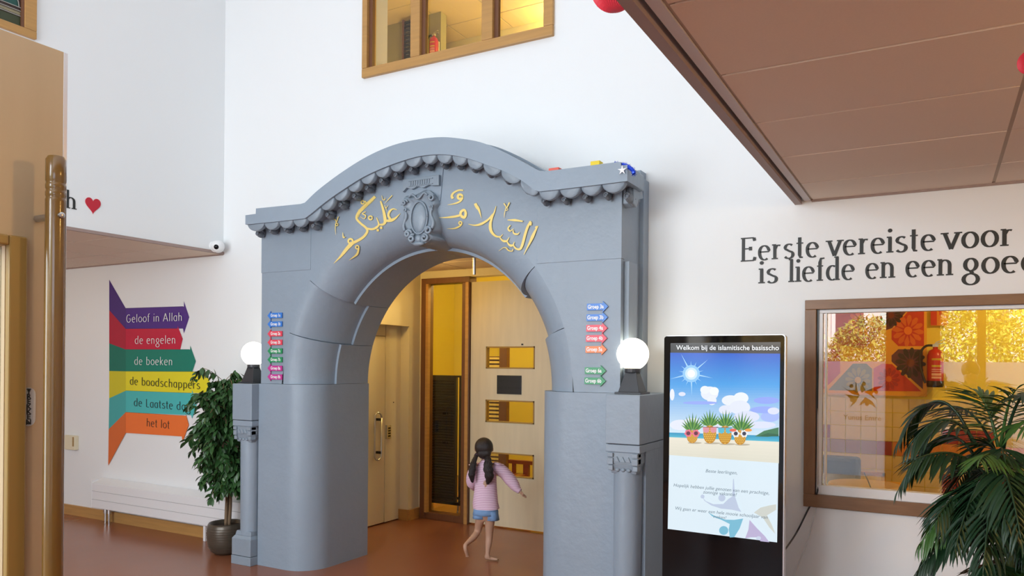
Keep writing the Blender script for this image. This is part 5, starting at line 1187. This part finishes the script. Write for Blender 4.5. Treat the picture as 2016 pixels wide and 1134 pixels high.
def hand(V, Ed, R, wrist_i, wrist, d, side, size, curl_=.3):
    """palm and five fingers appended to a skin skeleton"""
    d = Vector(d).normalized(); side = Vector(side).normalized(); nrm = d.cross(side).normalized()
    palm = wrist+d*size*.38; V.append(palm); R.append((size*.20, size*.12)); pi_ = len(V)-1; Ed.append((wrist_i, pi_))
    for k, L_ in enumerate((.48, .56, .52, .42)):
        off = side*(k-1.5)*size*.15; a = palm+off+d*size*.12; b = a+d*size*L_*.5+nrm*curl_*size*.06; c = b+d*size*L_*.45+nrm*curl_*size*.2
        n0 = len(V); V += [a, b, c]; R += [size*.075, size*.07, size*.05]; Ed += [(pi_, n0), (n0, n0+1), (n0+1, n0+2)]
    a = wrist+d*size*.2-side*size*.18; b = a-side*size*.18+d*size*.2; c = b+d*size*.2; n0 = len(V); V += [a, b, c]; R += [size*.09, size*.08, size*.055]; Ed += [(pi_, n0), (n0, n0+1), (n0+1, n0+2)]
gx, gy = -3.285, 5.52
girl = thing('person', 'small child with dark pigtails, pink striped top and denim shorts, walking barefoot', 'person', (gx, gy, 0), rz=YAW)
ORG[girl.name] = Vector((0, 0, 0))
G = lambda u, v, y=0: Vector(((u-961)/234*(1+y/6.42), y, (1103-v)/234+(y/6.42)*((718-v)/234)))
V = []; Ed = []; R = []
def addv(p, r_, par=None):
    V.append(Vector(p)); R.append(r_); i = len(V)-1
    if par is not None: Ed.append((par, i))
    return i
pel = addv(G(953, 1008), (.072, .06)); waist = addv(G(951, 975), (.07, .052), pel); chest = addv(G(952, 930, .01), (.078, .055), waist); nk = addv(G(951, 907, .01), .030, chest)
nk2 = addv(G(949, 899, .015), .027, nk); h1_ = addv(G(948, 890, .02), (.055, .06), nk2); h2_ = addv(G(948, 878, .02), (.068, .072), h1_); h3_ = addv(G(948, 868, .018), (.045, .05), h2_)
# standing leg (image right)
a = addv(G(962, 1020), .048, pel); b = addv(G(960, 1040, .01), .040, a); c = addv(G(960, 1056, .018), .031, b); e_ = addv(G(959, 1070, .0), .031, c); f_ = addv(G(957, 1090, -.01), .018, e_); g_ = addv(G(956, 1097, -.012), .020, f_)
t1 = addv(G(964, 1099.5, -.01), .014, g_); t2 = addv(G(973, 1100.8, -.015), .012, t1); hl = addv(G(952, 1099.0, -.01), .015, g_)
for k in range(4): addv(G(980-k*.9, 1101.3, -.005-.012*k-.0), .005, t2)
# trailing leg
a = addv(G(942, 1020, .0), .047, pel); b = addv(G(939, 1034, .03), .038, a); c = addv(G(937, 1047, .05), .031, b); e_ = addv(G(928, 1060, -.02), .030, c); f_ = addv(G(916, 1071, -.09), .018, e_); g_ = addv(G(913, 1074, -.11), .020, f_)
t1 = addv(G(914, 1082, -.12), .017, g_); t2 = addv(G(917, 1091, -.10), .014, t1)
for k in range(4): addv(G(915+k*1.8, 1097, -.09-.004*k), .0055, t2)
# arms
sr = addv(G(971, 915, .0), .030, chest); er = addv(G(1000, 944, .02), .023, sr); wr = addv(G(1022, 969, .0), .015, er); hand(V, Ed, R, wr, V[wr], G(1033, 980)-G(1022, 969), (.3, .9, .2), .062)
sl = addv(G(933, 915, .02), .030, chest); el = addv(G(924, 948, .07), .022, sl); wl_ = addv(G(930, 965, .17), .015, el); hand(V, Ed, R, wl_, V[wl_], (.1, .8, .25), (.9, -.1, 0), .060)
figure_part('body', V, Ed, R, M['skin'], girl)
for s_ in (-1, 1): MB().ball(G(948+s_*17.0, 884, .02), (.008, .016, .020), 10, 7).build('ear', M['skin'], girl, smooth=True, local=True)
MB().ball(G(948, 885, .098), (.010, .014, .014), 10, 7).build('nose', M['skin'], girl, smooth=True, local=True)
for s_ in (-1, 1): MB().ball(G(948+s_*6.5, 880, .088), (.011, .006, .008), 10, 7).build('eye', M['black'], girl, smooth=True, local=True)
MB().ball(G(948, 892, .088), (.018, .006, .005), 10, 6).build('mouth', mat('lips', (.45, .14, .12), .5), girl, smooth=True, local=True)
# top
shm = mat('pink_striped_cotton', (.72, .47, .60), .8)
nt = shm.node_tree; tc = nt.nodes.new('ShaderNodeTexCoord'); wv = nt.nodes.new('ShaderNodeTexWave'); wv.bands_direction = 'Z'; wv.inputs['Scale'].default_value = 22; wv.inputs['Distortion'].default_value = .6; wv.inputs['Detail'].default_value = 1
rp_ = nt.nodes.new('ShaderNodeValToRGB'); rp_.color_ramp.elements[0].color = (.60, .33, .48, 1); rp_.color_ramp.elements[1].color = (.88, .66, .78, 1); rp_.color_ramp.elements[0].position = .2; rp_.color_ramp.elements[1].position = .5
nt.links.new(tc.outputs['Object'], wv.inputs[0]); nt.links.new(wv.outputs[1], rp_.inputs[0]); nt.links.new(rp_.outputs[0], nt.nodes['Principled BSDF'].inputs['Base Color'])
def ring(c, rx, ry_, n=24, wob=0, ph=0): return [(c.x+rx*math.cos(2*math.pi*k/n)*(1+wob*math.sin(5*2*math.pi*k/n+ph)), c.y+ry_*math.sin(2*math.pi*k/n)*(1+wob*math.sin(4*2*math.pi*k/n+ph)), c.z) for k in range(n)]
secs = [(1001, 954, .111, .088, .05), (990, 953, .108, .086, .04), (970, 952, .098, .078, .02), (950, 952, .092, .072, .01), (932, 952, .090, .068, 0), (920, 952, .086, .062, 0), (912, 952, .066, .050, 0), (907, 951.5, .040, .038, 0), (905, 951.5, .036, .035, 0)]
MB().rings([ring(G(u, v, .012), rx, ry_, 24, w_, v*.1) for v, u, rx, ry_, w_ in secs], False).build('top', shm, girl, smooth=True, local=True)
def sleeve(P, rr, name='sleeve'):
    C = catmull(P, 4); n = len(C); R_ = []
    for i in range(n):
        t = i/(n-1)*(len(rr)-1); k = min(int(t), len(rr)-2); R_.append(rr[k]+(rr[k+1]-rr[k])*(t-k))
    MB().tube(C, R_, 16).build(name, shm, girl, smooth=True, local=True)
sleeve([G(966, 917), G(985, 927, .01), G(1001, 944, .02), G(1013, 960, .01), G(1020, 967)], [.040, .054, .050, .053, .044, .030, .022])
sleeve([G(938, 917, .01), G(927, 932, .04), G(924, 948, .08), G(929, 962, .15)], [.040, .050, .048, .046, .022])
MB().rings([ring(G(972, 911, .0), .030, .055, 14), ring(G(978, 914, .0), .042, .060, 14, .08)], False).build('shoulder_frill', shm, girl, smooth=True, local=True)
MB().rings([ring(G(932, 912, .0), .030, .055, 14), ring(G(927, 915, .0), .038, .058, 14, .08)], False).build('shoulder_frill', shm, girl, smooth=True, local=True)
dn = mat('light_blue_denim', (.20, .34, .58), .85, var=.35, vscale=14, bump=.3, bscale=60)
MB().rings([ring(G(953, 996, .01), .095, .076), ring(G(953, 1006, .01), .106, .086), ring(G(952.5, 1013, .01), .109, .086)], True).build('shorts', dn, girl, smooth=True, local=True)
for u, y in ((965.5, .0), (941, .012)):
    MB().rings([ring(G(u-(1 if u > 950 else -1)*0, 1005, y), .050, .070, 18), ring(G(u, 1015, y), .056, .068, 18, .03), ring(G(u+(1.2 if u > 950 else -.8), 1023+(0 if u > 950 else -3), y), .058, .064, 18, .04), ring(G(u+(1.2 if u > 950 else -.8), 1023+(0 if u > 950 else -3), y), .050, .056, 18, .04)], False).build('shorts_leg', dn, girl, smooth=True, local=True)
# hair
hm = MB().ball(G(948, 879.5, .004), (.078, .084, .080), 28, 18)
hm.ball(G(949, 892, -.035), (.058, .045, .05), 18, 12)
hm.build('hair', M['hair'], girl, smooth=True, local=True)
def tail(P, rr):
    C = catmull(P, 6); n = len(C); m = MB(); R_ = []
    for i in range(n):
        t = i/(n-1)*(len(rr)-1); k = min(int(t), len(rr)-2); R_.append((rr[k]+(rr[k+1]-rr[k])*(t-k))*(1+.09*math.sin(i*1.5)))
    m.tube(C, [r_*.8 for r_ in R_], 14)
    for k in range(16):
        a = 2*math.pi*k/16; D = [c+Vector((math.cos(a+i*.12)*R_[i]*.75+random.gauss(0, .0015), math.sin(a+i*.12)*R_[i]*.75, random.gauss(0, .001))) for i, c in enumerate(C)]
        m.tube(D, [max(.002, R_[i]*.26) for i in range(n)], 6)
    m.build('pigtail', M['hair'], girl, smooth=True, local=True)
tail([G(936, 892, -.01), G(930, 905, -.055), G(927, 920, -.075), G(925, 935, -.08), G(927, 950, -.07)], [.018, .020, .027, .030, .026, .008])
tail([G(955, 893, -.035), G(957, 905, -.075), G(957, 920, -.095), G(960, 937, -.10), G(957, 953, -.09)], [.020, .026, .036, .040, .034, .010])
for P in (G(935, 894, -.025), G(955, 895, -.045)): MB().lathe([(.016, -.006), (.020, 0), (.016, .006)], P, 14).build('hair_tie', mat('dark_hair_band', (.05, .02, .04), .6), girl, smooth=True, local=True)
# ------------------------------------------------------------------ outside, seen only as a reflection
random.seed(5)
struct(MB().box(-12, 12, -30, -12, -.12, -.02).build('ground', mat('sunlit_pavement', (.4, .38, .34), .9)))
def bush(name, cx, cy, z0, z1, rx, ry_, n, m, label, size=.16):
    t = thing(name, label, 'tree', (cx, cy, 0), 'sunlit trees outside the entrance')
    b = MB(); zc, rz = (z0+z1)/2, (z1-z0)/2
    for _ in range(n):
        while True:
            a = Vector([random.uniform(-1, 1) for _ in range(3)])
            if .45 < a.length < 1: break
        p_ = Vector((cx+a.x*rx, cy+a.y*ry_, zc+a.z*rz)); d = Vector([random.gauss(0, 1) for _ in range(3)]).normalized(); e = d.cross(Vector((.2, .3, .9))).normalized(); s_ = size*random.uniform(.6, 1.3)
        b.add([p_+d*s_, p_+e*s_*.45, p_-d*s_, p_-e*s_*.45], [(0, 1, 2, 3)])
    b.build('foliage', m, t, kind='stuff'); MB().tube([(cx, cy, -.02), (cx+.05, cy, z0+.2), (cx, cy, zc)], [.12, .09, .05], 8).build('trunk', M['bark'], t)
F1, F2, F3 = mat('yellow_green_foliage', (.40, .46, .06), .7, var=.5), mat('autumn_foliage', (.62, .42, .10), .7, var=.5), mat('green_foliage', (.30, .38, .08), .7, var=.5)
bush('tree', -3.9, -10.5, .3, 3.0, 1.3, .9, 9000, F2, 'low reddish bush outside left of the entrance', .055)
bush('tree', -1.45, -10.0, .3, 2.9, 1.0, .9, 9000, F3, 'green bush outside the glazed entrance', .055)
bush('tree', .6, -9.5, .3, 3.6, 1.3, .9, 12000, F1, 'yellow green tree outside the entrance door', .06)
bush('tree', 3.0, -10.5, .3, 5.0, 1.1, 1.0, 16000, F1, 'large yellow green tree outside right of the entrance', .07)
bl = thing('building', 'white facade with dark windows outside behind the bushes', 'building', (-2.5, -15, 0))
MB().box(-9, 5, -15.4, -15, 0, 7).build('wall', mat('white_facade', (.8, .78, .74), .8), bl)
for x in (-6.4, -4.6, -2.8, -1.0, .8): f_ = MB().box(x, x+1, -15.0, -14.95, 2.0, 4.2).build('window', M['white'], bl); MB().box(x+.12, x+.88, -14.95, -14.93, 2.1, 4.1).build('pane', mat('dark_pane', (.10, .10, .12), .2), f_)
MB().box(-5.2, -4.85, -15.0, -14.9, 2.6, 4).build('red_sign', mat('red_board', (.6, .06, .05), .6), bl)
# the photographer, mirrored in the window
ph = thing('person', 'photographer in dark clothes holding up a phone, seen only as a window reflection', 'person', (.33, -.42, 0))
ORG[ph.name] = Vector((0, 0, 0))
V = []; Ed = []; R = []
pel = addv((0, 0, .92), (.16, .11)); w_ = addv((0, 0, 1.08), (.14, .10), pel); c_ = addv((0, 0, 1.32), (.17, .11), w_); n_ = addv((0, .01, 1.44), .055, c_); h_1 = addv((0, .03, 1.53), (.075, .085), n_); h_2 = addv((0, .03, 1.62), (.08, .095), h_1)
for s_ in (-1, 1):
    a = addv((s_*.09, 0, .84), .085, pel); b = addv((s_*.10, .02, .48), .06, a); e_ = addv((s_*.10, 0, .09), .04, b); addv((s_*.11, .13, .04), .035, e_)
    sh_ = addv((s_*.18, 0, 1.38), .055, c_); el = addv((s_*.24 if s_ > 0 else -.26, .14, 1.20), .042, sh_); wr = addv((s_*.03-.30, .25, 1.50), .028, el); hand(V, Ed, R, wr, V[wr], (-.1*s_, .2, 1), (1 if s_ < 0 else -1, 0, 0), .10)
figure_part('body', V, Ed, R, M['skin'], ph)
dk_ = mat('dark_clothing', (.02, .02, .025), .8)
MB().rings([ring(Vector((0, 0, z)), rx, ry_) for z, rx, ry_ in ((.80, .19, .14), (1.05, .175, .13), (1.30, .215, .14), (1.40, .19, .11), (1.46, .07, .07))], False).build('jumper', dk_, ph, smooth=True, local=True)
for s_ in (-1, 1):
    MB().rings([ring(Vector((s_*.10, .0, z)), r_, r_) for z, r_ in ((.10, .07), (.5, .085), (.88, .11))], False).build('trouser_leg', dk_, ph, smooth=True, local=True)
    MB().tube(catmull([(s_*.17, 0, 1.38), (s_*.24 if s_ > 0 else -.26, .14, 1.20), (s_*.05-.27, .235, 1.46)], 5), .06, 12).build('sleeve', dk_, ph, smooth=True, local=True)
MB().ball((0, .0, 1.64), (.095, .11, .10), 20, 12).build('hair', M['hair'], ph, smooth=True, local=True)
MB().ball((0, .135, 1.585), (.014, .018, .02), 8, 6).build('nose', M['skin'], ph, smooth=True, local=True)
for s_ in (-1, 1): MB().ball((s_*.035, .115, 1.61), (.014, .01, .01), 8, 6).build('eye', M['black'], ph, smooth=True, local=True)
